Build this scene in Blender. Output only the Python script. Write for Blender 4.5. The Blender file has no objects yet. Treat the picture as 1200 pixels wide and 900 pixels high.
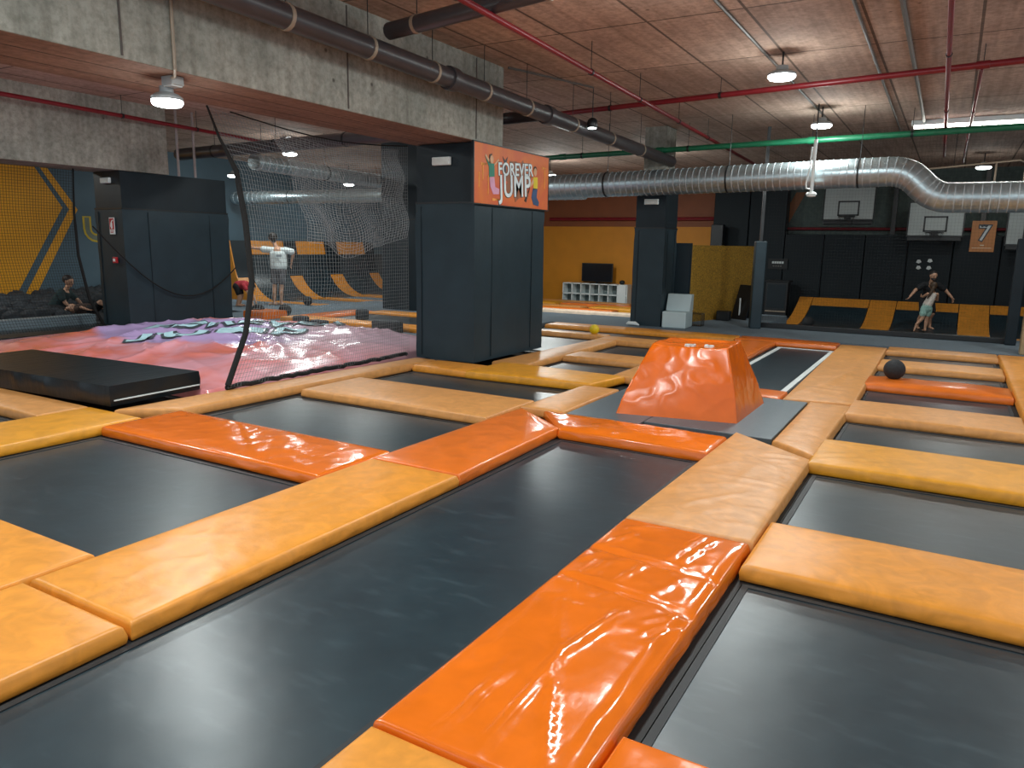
import bpy, bmesh, math, random
from mathutils import Vector, Matrix, noise
R = math.radians
C = bpy.context.scene.collection
scn = bpy.context.scene

# ------------------------------------------------------------------ camera
cam_d = bpy.data.cameras.new('camera'); cam = bpy.data.objects.new('camera', cam_d); C.objects.link(cam)
cam_d.sensor_width = 36; cam_d.lens = 36 * 871.26 / 1200; cam_d.clip_start = .05; cam_d.clip_end = 200
YAW, PIT, ROL = R(-30.1833), R(10.6387), R(0.9651)
fw = Vector((math.sin(YAW) * math.cos(PIT), math.cos(YAW) * math.cos(PIT), -math.sin(PIT)))
r0 = Vector((math.cos(YAW), -math.sin(YAW), 0)); u0 = r0.cross(fw)
rt = r0 * math.cos(ROL) + u0 * math.sin(ROL); up = u0 * math.cos(ROL) - r0 * math.sin(ROL)
M = Matrix((rt, up, -fw)).transposed().to_4x4(); M.translation = Vector((0, 0, 1.65))
cam.matrix_world = M
scn.camera = cam

# ------------------------------------------------------------------ world / exposure
w = bpy.data.worlds.new('hall_ambient'); scn.world = w; w.use_nodes = True
w.node_tree.nodes['Background'].inputs[0].default_value = (.80, .90, 1.0, 1)
w.node_tree.nodes['Background'].inputs[1].default_value = .75
scn.view_settings.view_transform = 'Standard'; scn.view_settings.look = 'None'
scn.view_settings.gamma = 1; scn.view_settings.use_curve_mapping = False
scn.view_settings.exposure = 0.2
try:
    scn.cycles.use_denoising = True
    scn.cycles.max_bounces = 6; scn.cycles.sample_clamp_indirect = 3
except Exception: pass
LAMP_W = 52.0
UPLIGHT_W = 34.0
LAMP_COL = (.93, 1.0, .98)
CEIL = 4.05

# ------------------------------------------------------------------ materials
MATS = {}
def mat(name, col, rough=.5, var=.12, vscale=6., bump=0., bscale=40., metal=0., spec=.5, stretch=(1, 1, 1), coat=0., col2=None, detail=3., emit=None, dist=0.):
    if name in MATS: return MATS[name]
    m = bpy.data.materials.new(name); m.use_nodes = True; MATS[name] = m
    nt = m.node_tree; n = nt.nodes; l = nt.links; b = n['Principled BSDF']
    b.inputs['Roughness'].default_value = rough; b.inputs['Metallic'].default_value = metal
    b.inputs['Specular IOR Level'].default_value = spec
    if coat: b.inputs['Coat Weight'].default_value = coat; b.inputs['Coat Roughness'].default_value = .08
    tc = n.new('ShaderNodeTexCoord'); mp = n.new('ShaderNodeMapping'); mp.inputs['Scale'].default_value = stretch
    l.new(tc.outputs['Object'], mp.inputs['Vector'])
    nz = n.new('ShaderNodeTexNoise'); nz.inputs['Scale'].default_value = vscale; nz.inputs['Detail'].default_value = detail
    nz.inputs['Distortion'].default_value = dist
    l.new(mp.outputs['Vector'], nz.inputs['Vector'])
    cr = n.new('ShaderNodeValToRGB'); l.new(nz.outputs['Fac'], cr.inputs['Fac'])
    a = [max(0, c * (1 - var)) for c in col]; z = [min(1, c * (1 + var)) for c in col]
    if col2: a, z = col, col2
    cr.color_ramp.elements[0].position = .3; cr.color_ramp.elements[1].position = .7
    cr.color_ramp.elements[0].color = (*a, 1); cr.color_ramp.elements[1].color = (*z, 1)
    l.new(cr.outputs['Color'], b.inputs['Base Color'])
    if bump:
        n2 = n.new('ShaderNodeTexNoise'); n2.inputs['Scale'].default_value = bscale; n2.inputs['Detail'].default_value = 4
        l.new(mp.outputs['Vector'], n2.inputs['Vector'])
        bp = n.new('ShaderNodeBump'); bp.inputs['Strength'].default_value = bump; bp.inputs['Distance'].default_value = .02
        l.new(n2.outputs['Fac'], bp.inputs['Height']); l.new(bp.outputs['Normal'], b.inputs['Normal'])
    if emit:
        b.inputs['Emission Color'].default_value = (*emit[:3], 1); b.inputs['Emission Strength'].default_value = emit[3]
    return m

def S(r, g, b):  # sRGB 0-255 -> linear
    f = lambda c: (c / 255 / 12.92) if c <= 10 else ((c / 255 + .055) / 1.055) ** 2.4
    return (f(r), f(g), f(b))

TAN = mat('vinyl_tan', S(198, 138, 76), .42, .13, 6, .16, 9, dist=1.5)
AMB = mat('vinyl_amber', S(212, 138, 48), .38, .13, 6, .16, 8, dist=1.5)
MUS = mat('vinyl_mustard', S(206, 140, 34), .40, .13, 6, .16, 9, dist=1.0)
ORA = mat('vinyl_orange_gloss', S(220, 108, 24), .15, .08, 4, .16, 5, coat=.35, dist=.8)
ORB = mat('vinyl_orange', S(214, 108, 32), .28, .10, 5, .12, 8, coat=.2)
BLK = mat('black_frame', S(14, 17, 20), .6, .2)
HEM = mat('bed_webbing', S(24, 29, 33), .55, .2, 30)
NAVY = mat('padded_navy_vinyl', S(36, 52, 60), .45, .10, 3, .10, 7, spec=.3)
NAVYD = mat('padded_dark_vinyl', S(24, 36, 43), .48, .12, 3, .08, 7, spec=.3)
STEEL = mat('painted_steel_black', S(22, 25, 28), .4)
GREYMAT = mat('grey_foam_mat', S(76, 88, 95), .42, .08, 30, .05, 60)
WHITE = mat('white_plastic', S(225, 232, 232), .4, .03)
WLINE = mat('white_line', S(205, 212, 212), .5, .05)
MATBLK = mat('crash_mat_black', S(12, 16, 19), .32, .15, 4, .25, 6)
NETM = mat('net_cord', S(128, 134, 136), .7, .1)
NETB = mat('net_cord_black', S(26, 28, 30), .7, .1)
ROPE = mat('rope_black', S(7, 8, 9), .8, .2, 60, .5, 80)
REDP = mat('pipe_red', S(120, 24, 34), .35, .12)
GRNP = mat('pipe_green', S(24, 100, 68), .35, .12)
PVC = mat('pipe_grey_pvc', S(62, 59, 62), .35, .12)
CREAM = mat('conduit_cream', S(150, 135, 118), .5, .08)
GREYC = mat('conduit_grey', S(92, 88, 84), .5, .08)
SKIN = mat('skin', S(196, 150, 122), .5, .05, 8)
HAIR = mat('hair_dark', S(30, 22, 18), .6, .25, 40)
HAIRB = mat('hair_brown', S(70, 50, 32), .6, .25, 40)
FOAM = mat('foam_charcoal', S(50, 55, 60), .9, .2, 20, .3, 60)
BALLB = mat('ball_black', S(28, 30, 33), .75, .2, 40, .4, 60)

def bed_mat():
    m = bpy.data.materials.new('trampoline_weave'); m.use_nodes = True; nt = m.node_tree; n = nt.nodes; l = nt.links; b = n['Principled BSDF']
    tc = n.new('ShaderNodeTexCoord')
    nz = n.new('ShaderNodeTexNoise'); nz.inputs['Scale'].default_value = 2.2; nz.inputs['Detail'].default_value = 6; nz.inputs['Roughness'].default_value = .65
    l.new(tc.outputs['Object'], nz.inputs['Vector'])
    cr = n.new('ShaderNodeValToRGB'); l.new(nz.outputs['Fac'], cr.inputs['Fac'])
    cr.color_ramp.elements[0].position = .3; cr.color_ramp.elements[1].position = .75
    cr.color_ramp.elements[0].color = (*S(22, 38, 46), 1); cr.color_ramp.elements[1].color = (*S(34, 52, 60), 1)
    # scuffs: stretched noise
    mp = n.new('ShaderNodeMapping'); mp.inputs['Scale'].default_value = (1.6, 5, 1); mp.inputs['Rotation'].default_value = (0, 0, .9)
    l.new(tc.outputs['Object'], mp.inputs['Vector'])
    n3 = n.new('ShaderNodeTexNoise'); n3.inputs['Scale'].default_value = 2.5; n3.inputs['Detail'].default_value = 5; l.new(mp.outputs['Vector'], n3.inputs['Vector'])
    c3 = n.new('ShaderNodeValToRGB'); c3.color_ramp.elements[0].position = .56; c3.color_ramp.elements[1].position = .85
    c3.color_ramp.elements[0].color = (0, 0, 0, 1); c3.color_ramp.elements[1].color = (.35, .35, .35, 1); l.new(n3.outputs['Fac'], c3.inputs['Fac'])
    mx = n.new('ShaderNodeMixRGB'); mx.inputs[2].default_value = (*S(78, 94, 102), 1)
    l.new(c3.outputs['Color'], mx.inputs[0]); l.new(cr.outputs['Color'], mx.inputs[1]); l.new(mx.outputs[0], b.inputs['Base Color'])
    # weave bump
    wv = n.new('ShaderNodeTexChecker'); wv.inputs['Scale'].default_value = 160; l.new(tc.outputs['Object'], wv.inputs['Vector'])
    bp = n.new('ShaderNodeBump'); bp.inputs['Strength'].default_value = .06; bp.inputs['Distance'].default_value = .004
    l.new(wv.outputs['Fac'], bp.inputs['Height'])
    n4 = n.new('ShaderNodeTexNoise'); n4.inputs['Scale'].default_value = 5; l.new(tc.outputs['Object'], n4.inputs['Vector'])
    b2 = n.new('ShaderNodeBump'); b2.inputs['Strength'].default_value = .10; b2.inputs['Distance'].default_value = .02
    l.new(n4.outputs['Fac'], b2.inputs['Height']); l.new(bp.outputs['Normal'], b2.inputs['Normal']); l.new(b2.outputs['Normal'], b.inputs['Normal'])
    b.inputs['Roughness'].default_value = .33; b.inputs['Specular IOR Level'].default_value = .6
    return m
BED = bed_mat()

def concrete(name, c1, c2, board=(.25, 9), axis=(0, 0, 0), joint=None, pits=False):
    """shuttered concrete: stains, board marks and formwork joints"""
    m = bpy.data.materials.new(name); m.use_nodes = True; nt = m.node_tree; n = nt.nodes; l = nt.links; b = n['Principled BSDF']
    tc = n.new('ShaderNodeTexCoord')
    nz = n.new('ShaderNodeTexNoise'); nz.inputs['Scale'].default_value = 1.1; nz.inputs['Detail'].default_value = 8; nz.inputs['Roughness'].default_value = .65
    l.new(tc.outputs['Object'], nz.inputs['Vector'])
    cr = n.new('ShaderNodeValToRGB'); cr.color_ramp.elements[0].position = .32; cr.color_ramp.elements[1].position = .7
    cr.color_ramp.elements[0].color = (*c1, 1); cr.color_ramp.elements[1].color = (*c2, 1); l.new(nz.outputs['Fac'], cr.inputs['Fac'])
    mp = n.new('ShaderNodeMapping'); mp.inputs['Scale'].default_value = board + (1,) if len(board) == 2 else board
    l.new(tc.outputs['Object'], mp.inputs['Vector'])
    n2 = n.new('ShaderNodeTexNoise'); n2.inputs['Scale'].default_value = 1.6; n2.inputs['Detail'].default_value = 6; l.new(mp.outputs['Vector'], n2.inputs['Vector'])
    c2r = n.new('ShaderNodeValToRGB'); c2r.color_ramp.elements[0].position = .3; c2r.color_ramp.elements[1].position = .62
    c2r.color_ramp.elements[0].color = (.66, .64, .62, 1); c2r.color_ramp.elements[1].color = (1, 1, 1, 1); l.new(n2.outputs['Fac'], c2r.inputs['Fac'])
    mx = n.new('ShaderNodeMixRGB'); mx.blend_type = 'MULTIPLY'; mx.inputs[0].default_value = .75
    l.new(cr.outputs['Color'], mx.inputs[1]); l.new(c2r.outputs['Color'], mx.inputs[2])
    out = mx.outputs[0]
    if joint:
        br = n.new('ShaderNodeTexBrick'); br.offset = 0; br.inputs['Scale'].default_value = 1
        br.inputs['Color1'].default_value = (1, 1, 1, 1); br.inputs['Color2'].default_value = (.78, .78, .78, 1); br.inputs['Mortar'].default_value = (.12, .11, .10, 1)
        br.inputs['Mortar Size'].default_value = .016; br.inputs['Brick Width'].default_value = joint[0]; br.inputs['Row Height'].default_value = joint[1]
        mj = n.new('ShaderNodeMapping'); mj.inputs['Rotation'].default_value = axis; l.new(tc.outputs['Object'], mj.inputs['Vector']); l.new(mj.outputs['Vector'], br.inputs['Vector'])
        m2 = n.new('ShaderNodeMixRGB'); m2.blend_type = 'MULTIPLY'; m2.inputs[0].default_value = .85
        l.new(out, m2.inputs[1]); l.new(br.outputs['Color'], m2.inputs[2]); out = m2.outputs[0]
    l.new(out, b.inputs['Base Color']); b.inputs['Roughness'].default_value = .85
    if pits:
        vo = n.new('ShaderNodeTexVoronoi'); vo.inputs['Scale'].default_value = 2.6; l.new(tc.outputs['Object'], vo.inputs['Vector'])
        vc = n.new('ShaderNodeValToRGB'); vc.color_ramp.elements[0].position = .03; vc.color_ramp.elements[1].position = .07
        vc.color_ramp.elements[0].color = (.25, .23, .22, 1); vc.color_ramp.elements[1].color = (1, 1, 1, 1); l.new(vo.outputs['Distance'], vc.inputs['Fac'])
        n5 = n.new('ShaderNodeTexNoise'); n5.inputs['Scale'].default_value = 14; n5.inputs['Detail'].default_value = 8; n5.inputs['Roughness'].default_value = .7; l.new(tc.outputs['Object'], n5.inputs['Vector'])
        v5 = n.new('ShaderNodeValToRGB'); v5.color_ramp.elements[0].position = .36; v5.color_ramp.elements[1].position = .58
        v5.color_ramp.elements[0].color = (.62, .62, .60, 1); v5.color_ramp.elements[1].color = (1.05, 1.05, 1.05, 1); l.new(n5.outputs['Fac'], v5.inputs['Fac'])
        ma = n.new('ShaderNodeMixRGB'); ma.blend_type = 'MULTIPLY'; ma.inputs[0].default_value = .9; l.new(out, ma.inputs[1]); l.new(vc.outputs['Color'], ma.inputs[2])
        mb_ = n.new('ShaderNodeMixRGB'); mb_.blend_type = 'MULTIPLY'; mb_.inputs[0].default_value = .8; l.new(ma.outputs[0], mb_.inputs[1]); l.new(v5.outputs['Color'], mb_.inputs[2]); out = mb_.outputs[0]
        l.new(out, b.inputs['Base Color'])
    bp = n.new('ShaderNodeBump'); bp.inputs['Strength'].default_value = .3; bp.inputs['Distance'].default_value = .02
    l.new(n2.outputs['Fac'], bp.inputs['Height']); l.new(bp.outputs['Normal'], b.inputs['Normal'])
    return m
CEILM = concrete('ceiling_concrete', S(182, 154, 138), S(212, 182, 164), (9, .3), (0, 0, 0), (1.05, 2.05), True)
BEAMM = concrete('beam_concrete', S(132, 134, 126), S(176, 174, 164), (7, 7, .25), (0, 0, 0), None, True)
CARPET = mat('carpet_grey', S(98, 112, 122), .95, .35, 260, .5, 300)
SUBF = mat('pit_floor_dark', S(20, 22, 24), .9)

# ------------------------------------------------------------------ mesh helpers
def link(name, verts, faces, m, parent=None, loc=None, smooth=False, mats=None, fm=None):
    me = bpy.data.meshes.new(name); me.from_pydata([tuple(v) for v in verts], [], faces)
    for k in (mats or [m]): me.materials.append(k)
    if fm:
        for p, i in zip(me.polygons, fm): p.material_index = i
    if smooth: me.polygons.foreach_set('use_smooth', [True] * len(me.polygons))
    me.update()
    o = bpy.data.objects.new(name, me); C.objects.link(o)
    if loc is not None: o.location = loc
    if parent: o.parent = parent
    return o
def tag(o, label, cat=None, group=None):
    o['label'] = label
    if cat: o['category'] = cat
    if group: o['group'] = group
    return o
def struct(o): o['kind'] = 'structure'; return o
def thing(name, label, cat, loc=(0, 0, 0), rz=0, group=None):
    o = bpy.data.objects.new(name, None); C.objects.link(o); o.empty_display_size = .1
    o.location = loc; o.rotation_euler = (0, 0, rz); return tag(o, label, cat, group)

class MB:
    def __init__(s): s.v = []; s.f = []
    def add(s, vs, fs):
        k = len(s.v); s.v += [Vector(v) for v in vs]; s.f += [tuple(i + k for i in f) for f in fs]; return s
    def box(s, x0, x1, y0, y1, z0, z1, bev=0.):
        if bev <= 0:
            vs = [(x, y, z) for z in (z0, z1) for y in (y0, y1) for x in (x0, x1)]
            return s.add(vs, [(0, 2, 3, 1), (4, 5, 7, 6), (0, 1, 5, 4), (2, 6, 7, 3), (0, 4, 6, 2), (1, 3, 7, 5)])
        bm = bmesh.new(); bmesh.ops.create_cube(bm, size=1)
        for v in bm.verts: v.co = Vector(((x0 + x1) / 2 + v.co.x * (x1 - x0), (y0 + y1) / 2 + v.co.y * (y1 - y0), (z0 + z1) / 2 + v.co.z * (z1 - z0)))
        bmesh.ops.bevel(bm, geom=bm.edges[:], offset=bev, segments=2, affect='EDGES', profile=.5)
        bm.verts.index_update(); s.add([v.co.copy() for v in bm.verts], [tuple(v.index for v in f.verts) for f in bm.faces]); bm.free(); return s
    def hexa(s, q, z0, z1):  # q four (x,y) ccw
        vs = [(x, y, z0) for x, y in q] + [(x, y, z1) for x, y in q]
        return s.add(vs, [(3, 2, 1, 0), (4, 5, 6, 7)] + [(i, (i + 1) % 4, (i + 1) % 4 + 4, i + 4) for i in range(4)])
    def tube(s, pts, r, n=10, cap=True):
        pts = [Vector(p) for p in pts]; rs = r if isinstance(r, (list, tuple)) else [r] * len(pts)
        rings = []; prev = None
        for i, p in enumerate(pts):
            d = (pts[min(i + 1, len(pts) - 1)] - pts[max(i - 1, 0)])
            d = d.normalized() if d.length > 1e-9 else Vector((0, 0, 1))
            if prev is None: a = d.orthogonal().normalized()
            else:
                a = prev - d * prev.dot(d); a = a.normalized() if a.length > 1e-6 else d.orthogonal().normalized()
            prev = a; b = d.cross(a)
            rings.append([p + (a * math.cos(2 * math.pi * k / n) + b * math.sin(2 * math.pi * k / n)) * rs[i] for k in range(n)])
        vs = [v for rg in rings for v in rg]; fs = []
        for i in range(len(rings) - 1):
            for k in range(n):
                k2 = (k + 1) % n; fs.append((i * n + k, i * n + k2, (i + 1) * n + k2, (i + 1) * n + k))
        if cap: fs.append(tuple(range(n))[::-1]); fs.append(tuple((len(rings) - 1) * n + k for k in range(n)))
        return s.add(vs, fs)
    def lathe(s, prof, c=(0, 0, 0), n=24):
        c = Vector(c); vs = []; fs = []
        for r, z in prof: vs += [c + Vector((r * math.cos(2 * math.pi * k / n), r * math.sin(2 * math.pi * k / n), z)) for k in range(n)]
        for i in range(len(prof) - 1):
            for k in range(n):
                k2 = (k + 1) % n; fs.append((i * n + k, i * n + k2, (i + 1) * n + k2, (i + 1) * n + k))
        fs.append(tuple(range(n))[::-1]); fs.append(tuple((len(prof) - 1) * n + k for k in range(n)))
        return s.add(vs, fs)
    def cap(s, p0, r0, p1, r1, n=12):
        """tapered capsule"""
        p0 = Vector(p0); p1 = Vector(p1); d = p1 - p0
        if d.length < 1e-5: d = Vector((0, 0, 1e-4)); p1 = p0 + d
        d.normalize(); pts = []; rs = []
        for k in range(1, 5): t = math.pi / 2 * k / 4; pts.append(p0 - d * r0 * math.cos(t)); rs.append(r0 * math.sin(t))
        for k in range(4, 0, -1): t = math.pi / 2 * k / 4; pts.append(p1 + d * r1 * math.cos(t)); rs.append(r1 * math.sin(t))
        return s.tube(pts, rs, n)
    def ball(s, c, r, sc=(1, 1, 1), n=16):
        c = Vector(c); prof = [(r * math.sin(math.pi * k / 10) * 1, -r * math.cos(math.pi * k / 10)) for k in range(11)]
        prof[0] = (r * .01, -r); prof[-1] = (r * .01, r)
        k0 = len(s.v); s.lathe(prof, (0, 0, 0), n)
        for i in range(k0, len(s.v)): s.v[i] = c + Vector((s.v[i].x * sc[0], s.v[i].y * sc[1], s.v[i].z * sc[2]))
        return s
    def prism(s, poly, axis, a, b):
        """extrude a 2-D polygon along axis 'x','y' or 'z'"""
        g = {'x': lambda p, t: (t, p[0], p[1]), 'y': lambda p, t: (p[0], t, p[1]), 'z': lambda p, t: (p[0], p[1], t)}[axis]
        n = len(poly); vs = [g(p, a) for p in poly] + [g(p, b) for p in poly]
        return s.add(vs, [tuple(range(n))[::-1], tuple(range(n, 2 * n))] + [(i, (i + 1) % n, (i + 1) % n + n, i + n) for i in range(n)])
    def build(s, name, m, parent=None, smooth=False, loc=None):
        o = link(name, s.v, s.f, m, parent, loc, False)
        bm = bmesh.new(); bm.from_mesh(o.data); bmesh.ops.recalc_face_normals(bm, faces=bm.faces[:])
        bm.to_mesh(o.data); bm.free()
        if smooth:
            o.data.polygons.foreach_set('use_smooth', [True] * len(o.data.polygons))
            try: o.data.set_sharp_from_angle(angle=R(40))
            except Exception: pass
        return o
    def remesh(s, name, m, parent=None, vox=.008, it=4, sm=.5):
        me = bpy.data.meshes.new(name); me.from_pydata([tuple(v) for v in s.v], [], s.f); me.update()
        bm = bmesh.new(); bm.from_mesh(me); bmesh.ops.recalc_face_normals(bm, faces=bm.faces[:]); bm.to_mesh(me); bm.free()
        o = bpy.data.objects.new(name, me); C.objects.link(o)
        md = o.modifiers.new('r', 'REMESH'); md.mode = 'VOXEL'; md.voxel_size = vox
        ms = o.modifiers.new('s', 'SMOOTH'); ms.iterations = it; ms.factor = sm
        dg = bpy.context.evaluated_depsgraph_get(); dg.update()
        nm = bpy.data.meshes.new_from_object(o.evaluated_get(dg)); o.modifiers.clear(); o.data = nm; nm.name = name
        nm.materials.clear(); nm.materials.append(m)
        nm.polygons.foreach_set('use_smooth', [True] * len(nm.polygons))
        if parent: o.parent = parent
        return o

def text_mesh(body, size, extrude=.004, bold=.0):
    cu = bpy.data.curves.new('t', 'FONT'); cu.body = body; cu.size = size; cu.extrude = extrude; cu.align_x = 'CENTER'; cu.align_y = 'CENTER'; cu.offset = bold
    cu.space_line = .85; cu.space_character = 1.06
    o = bpy.data.objects.new('t', cu); C.objects.link(o)
    dg = bpy.context.evaluated_depsgraph_get(); dg.update()
    me = bpy.data.meshes.new_from_object(o.evaluated_get(dg))
    vs = [v.co.copy() for v in me.vertices]; fs = [tuple(p.vertices) for p in me.polygons]
    bpy.data.objects.remove(o); bpy.data.curves.remove(cu); bpy.data.meshes.remove(me)
    return vs, fs

# ------------------------------------------------------------------ SETTING: floors, walls, ceiling, beams
def slab(name, x0, x1, y0, y1, z0, z1, m): return struct(MB().box(x0, x1, y0, y1, z0, z1).build(name, m))
slab('floor', -14.2, 3.2, -2.5, 14.55, -.30, -.12, SUBF)
slab('floor', -14.2, -7.45, 10.3, 16.5, -.12, 0, CARPET)
slab('floor', -19.4, -14.2, 11.9, 14.2, -.30, 0, CARPET)
slab('floor', -7.45, 3.2, 14.56, 16.6, -.30, 0, CARPET)
slab('floor', -5.9, -3.45, 16.6, 19.6, -.30, 0, CARPET)
slab('floor', -19.4, -14.2, 14.2, 26, -.35, -.2, CARPET)
slab('floor', -19.4, 6, 16.6, 26, -.70, -.5, CARPET)
slab('floor', -19.4, -14.2, -2.5, 11.9, -.9, -.7, SUBF)
WALLG = mat('wall_slate_paint', S(74, 97, 110), .6, .06, 2)
WALLD = mat('wall_dark_panel', S(12, 24, 30), .55, .10, 2, spec=.25)
WALLO = mat('wall_orange_paint', S(200, 128, 18), .6, .06, 2)
WALLB = mat('wall_rust_brown', S(128, 66, 26), .6, .08, 2)
slab('wall_left', -19.6, -19.4, -2.5, 26.2, -.9, CEIL, WALLG)
# back wall: orange stretch, rust band above, dark panels, blockwork above the panels
slab('wall_back', -19.4, -6.6, 26, 26.2, -.7, 2.35, WALLO)
slab('wall_back', -19.4, -6.6, 26, 26.2, 2.35, CEIL, WALLB)  # upper stretch in a darker brown than the orange below
slab('wall_back', -6.6, 6.2, 26, 26.2, -.7, CEIL, mat('wall_block', S(84, 96, 92), .9, .2, 8, .3, 20))
mb = MB()
for k in range(10):
    x0 = -7.11 + k * 1.18; mb.box(x0 + .012, x0 + 1.168, 25.5, 25.98, -.5, 2.12 if x0 > -4.9 else 3.55, .02)
struct(mb.build('trim_1', WALLD))
slab('wall_right', 6, 6.2, 12, 26.2, -.7, CEIL, WALLD)
slab('ceiling', -19.6, 6.2, -3, 26.2, CEIL, CEIL + .25, CEILM)
# beams over the two rows of columns (run along the hall)
mb = MB().box(-6.72, -5.65, -3, 9.34, 3.0, CEIL); struct(mb.build('ceiling_beam', BEAMM))
mb = MB().box(-14.0, -13.05, -3, 9.32, 2.84, CEIL); struct(mb.build('ceiling_beam', BEAMM))
mb = MB()
for y in (1.2, 3.7, 6.2, 8.65): mb.box(-5.648, -5.642, y - .008, y + .008, 3.02, CEIL - .02)
struct(mb.build('trim_2', mat('concrete_joint', S(84, 78, 74), .9)))
mb = MB()
for y in (4.9, 6.55, 7.3): mb.lathe([(.018, 0), (.018, .002)], (-5.645, y, 3.32), 8)
# soffit boards lines
mb2 = MB()
for x in (-6.02, -6.40): mb2.box(x - .008, x + .008, -3, 9.3, 2.995, 3.001)
struct(mb2.build('trim_3', mat('soffit_joint', S(70, 58, 52), .9)))
# soffit face, browner than the beam sides
slab('trim_4', -6.71, -5.66, -3, 9.33, 2.996, 3.0, concrete('soffit_concrete', S(128, 100, 86), S(152, 122, 106), (9, .3), pits=True))
# side partition of the ball-game enclosure

# ------------------------------------------------------------------ PADS AND TRAMPOLINES
def ss(t): t = max(0., min(1., t)); return t * t * (3 - 2 * t)
def pad(label, q, m, th=.09, puff=.012, amp=.004, seed=0, res=.09, creases=(), z=0., fine=2.2, group=None, rim=.028, sidebulge=.012):
    """soft vinyl pad over a quadrilateral q (near-left, near-right, far-right, far-left)"""
    if len(q) == 4 and not isinstance(q[0], (tuple, list)):
        x0, x1, y0, y1 = q; q = [(x0, y0), (x1, y0), (x1, y1), (x0, y1)]
    q = [Vector((a, b, 0)) for a, b in q]; c = sum(q, Vector()) / 4; q = [p - c for p in q]
    W = ((q[1] - q[0]).length + (q[2] - q[3]).length) / 2; D = ((q[3] - q[0]).length + (q[2] - q[1]).length) / 2
    def samples(L):
        e = [0, .004, .010, .020, rim]; n = max(2, int((L - 2 * rim) / res)); a = [t for t in e]
        a += [rim + (L - 2 * rim) * k / n for k in range(1, n)]; a += [L - t for t in e[::-1]]; return [t / L for t in a]
    us = samples(W); vs_ = samples(D); nu, nv = len(us), len(vs_)
    V = []; F = []; off = Vector((seed * 7.3, seed * 3.1, seed * 1.7))
    def P(u, v): return (q[0] * (1 - u) + q[1] * u) * (1 - v) + (q[3] * (1 - u) + q[2] * u) * v
    for j, v in enumerate(vs_):
        for i, u in enumerate(us):
            p = P(u, v); d = min(u * W, (1 - u) * W, v * D, (1 - v) * D)
            h = 0 if d >= rim else -rim * .8 * (1 - math.sqrt(max(0, 1 - (1 - d / rim) ** 2)))
            e = ss(d / .10)
            h += puff * (1 - (2 * u - 1) ** 4) * (1 - (2 * v - 1) ** 4)
            n1 = noise.noise(Vector((p.x * fine, p.y * fine, 0)) + off)
            n2 = 1 - abs(noise.noise(Vector((p.x * fine * 1.7, p.y * fine * 1.7, 3)) + off)) * 2
            n3 = 1 - abs(noise.noise(Vector((p.x * fine * 4, p.y * fine * 4, 6)) + off)) * 2
            h += amp * e * (n1 * 1.2 + max(0, n2) ** 3 * 1.0 + max(0, n3) ** 3 * .4)
            for (a0, b0, a1, b1, wd, ht) in creases:
                A = Vector((a0 * W, b0 * D)); B = Vector((a1 * W, b1 * D)); X = Vector((u * W, v * D)); AB = B - A
                t = max(0, min(1, (X - A).dot(AB) / AB.length_squared)); dd = (X - A - AB * t).length
                taper = 1 - .6 * abs(2 * t - 1) ** 3
                h += ht * taper * math.exp(-(dd / wd) ** 2)
            V.append((p.x, p.y, h))
    for j in range(nv - 1):
        for i in range(nu - 1): F.append((j * nu + i, j * nu + i + 1, (j + 1) * nu + i + 1, (j + 1) * nu + i))
    per = [(0, i) for i in range(nu)] + [(j, nu - 1) for j in range(1, nv)] + [(nv - 1, i) for i in range(nu - 2, -1, -1)] + [(j, 0) for j in range(nv - 2, 0, -1)]
    last = [j * nu + i for j, i in per]; np_ = len(per); top0 = [Vector(V[k]) for k in last]
    for fz, bl in ((.35, .8), (.65, 1.), (.92, .5), (1., -.2)):
        cur = []
        for k in range(np_):
            p = top0[k]; nn = Vector((p.x, p.y, 0)); 
            # outward direction from neighbours
            tdir = top0[(k + 1) % np_] - top0[k - 1]; o_ = Vector((tdir.y, -tdir.x, 0)); o_ = o_.normalized() if o_.length > 1e-9 else nn.normalized()
            wv = noise.noise(Vector((p.x * 9 + fz * 5, p.y * 9 - fz * 5, 0)) + off)
            zz = p.z + (-th - p.z) * fz
            V.append((p.x + o_.x * sidebulge * bl * (.6 + wv), p.y + o_.y * sidebulge * bl * (.6 + wv), zz)); cur.append(len(V) - 1)
        for k in range(np_): F.append((last[k], last[(k + 1) % np_], cur[(k + 1) % np_], cur[k])[::-1])
        last = cur
    F.append(tuple(last)[::-1])
    o = link('safety_pad', V, F, m, smooth=True, loc=(c.x, c.y, z))
    bm = bmesh.new(); bm.from_mesh(o.data); bmesh.ops.recalc_face_normals(bm, faces=bm.faces[:]); bm.to_mesh(o.data); bm.free()
    return tag(o, label, 'pad', group)

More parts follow.
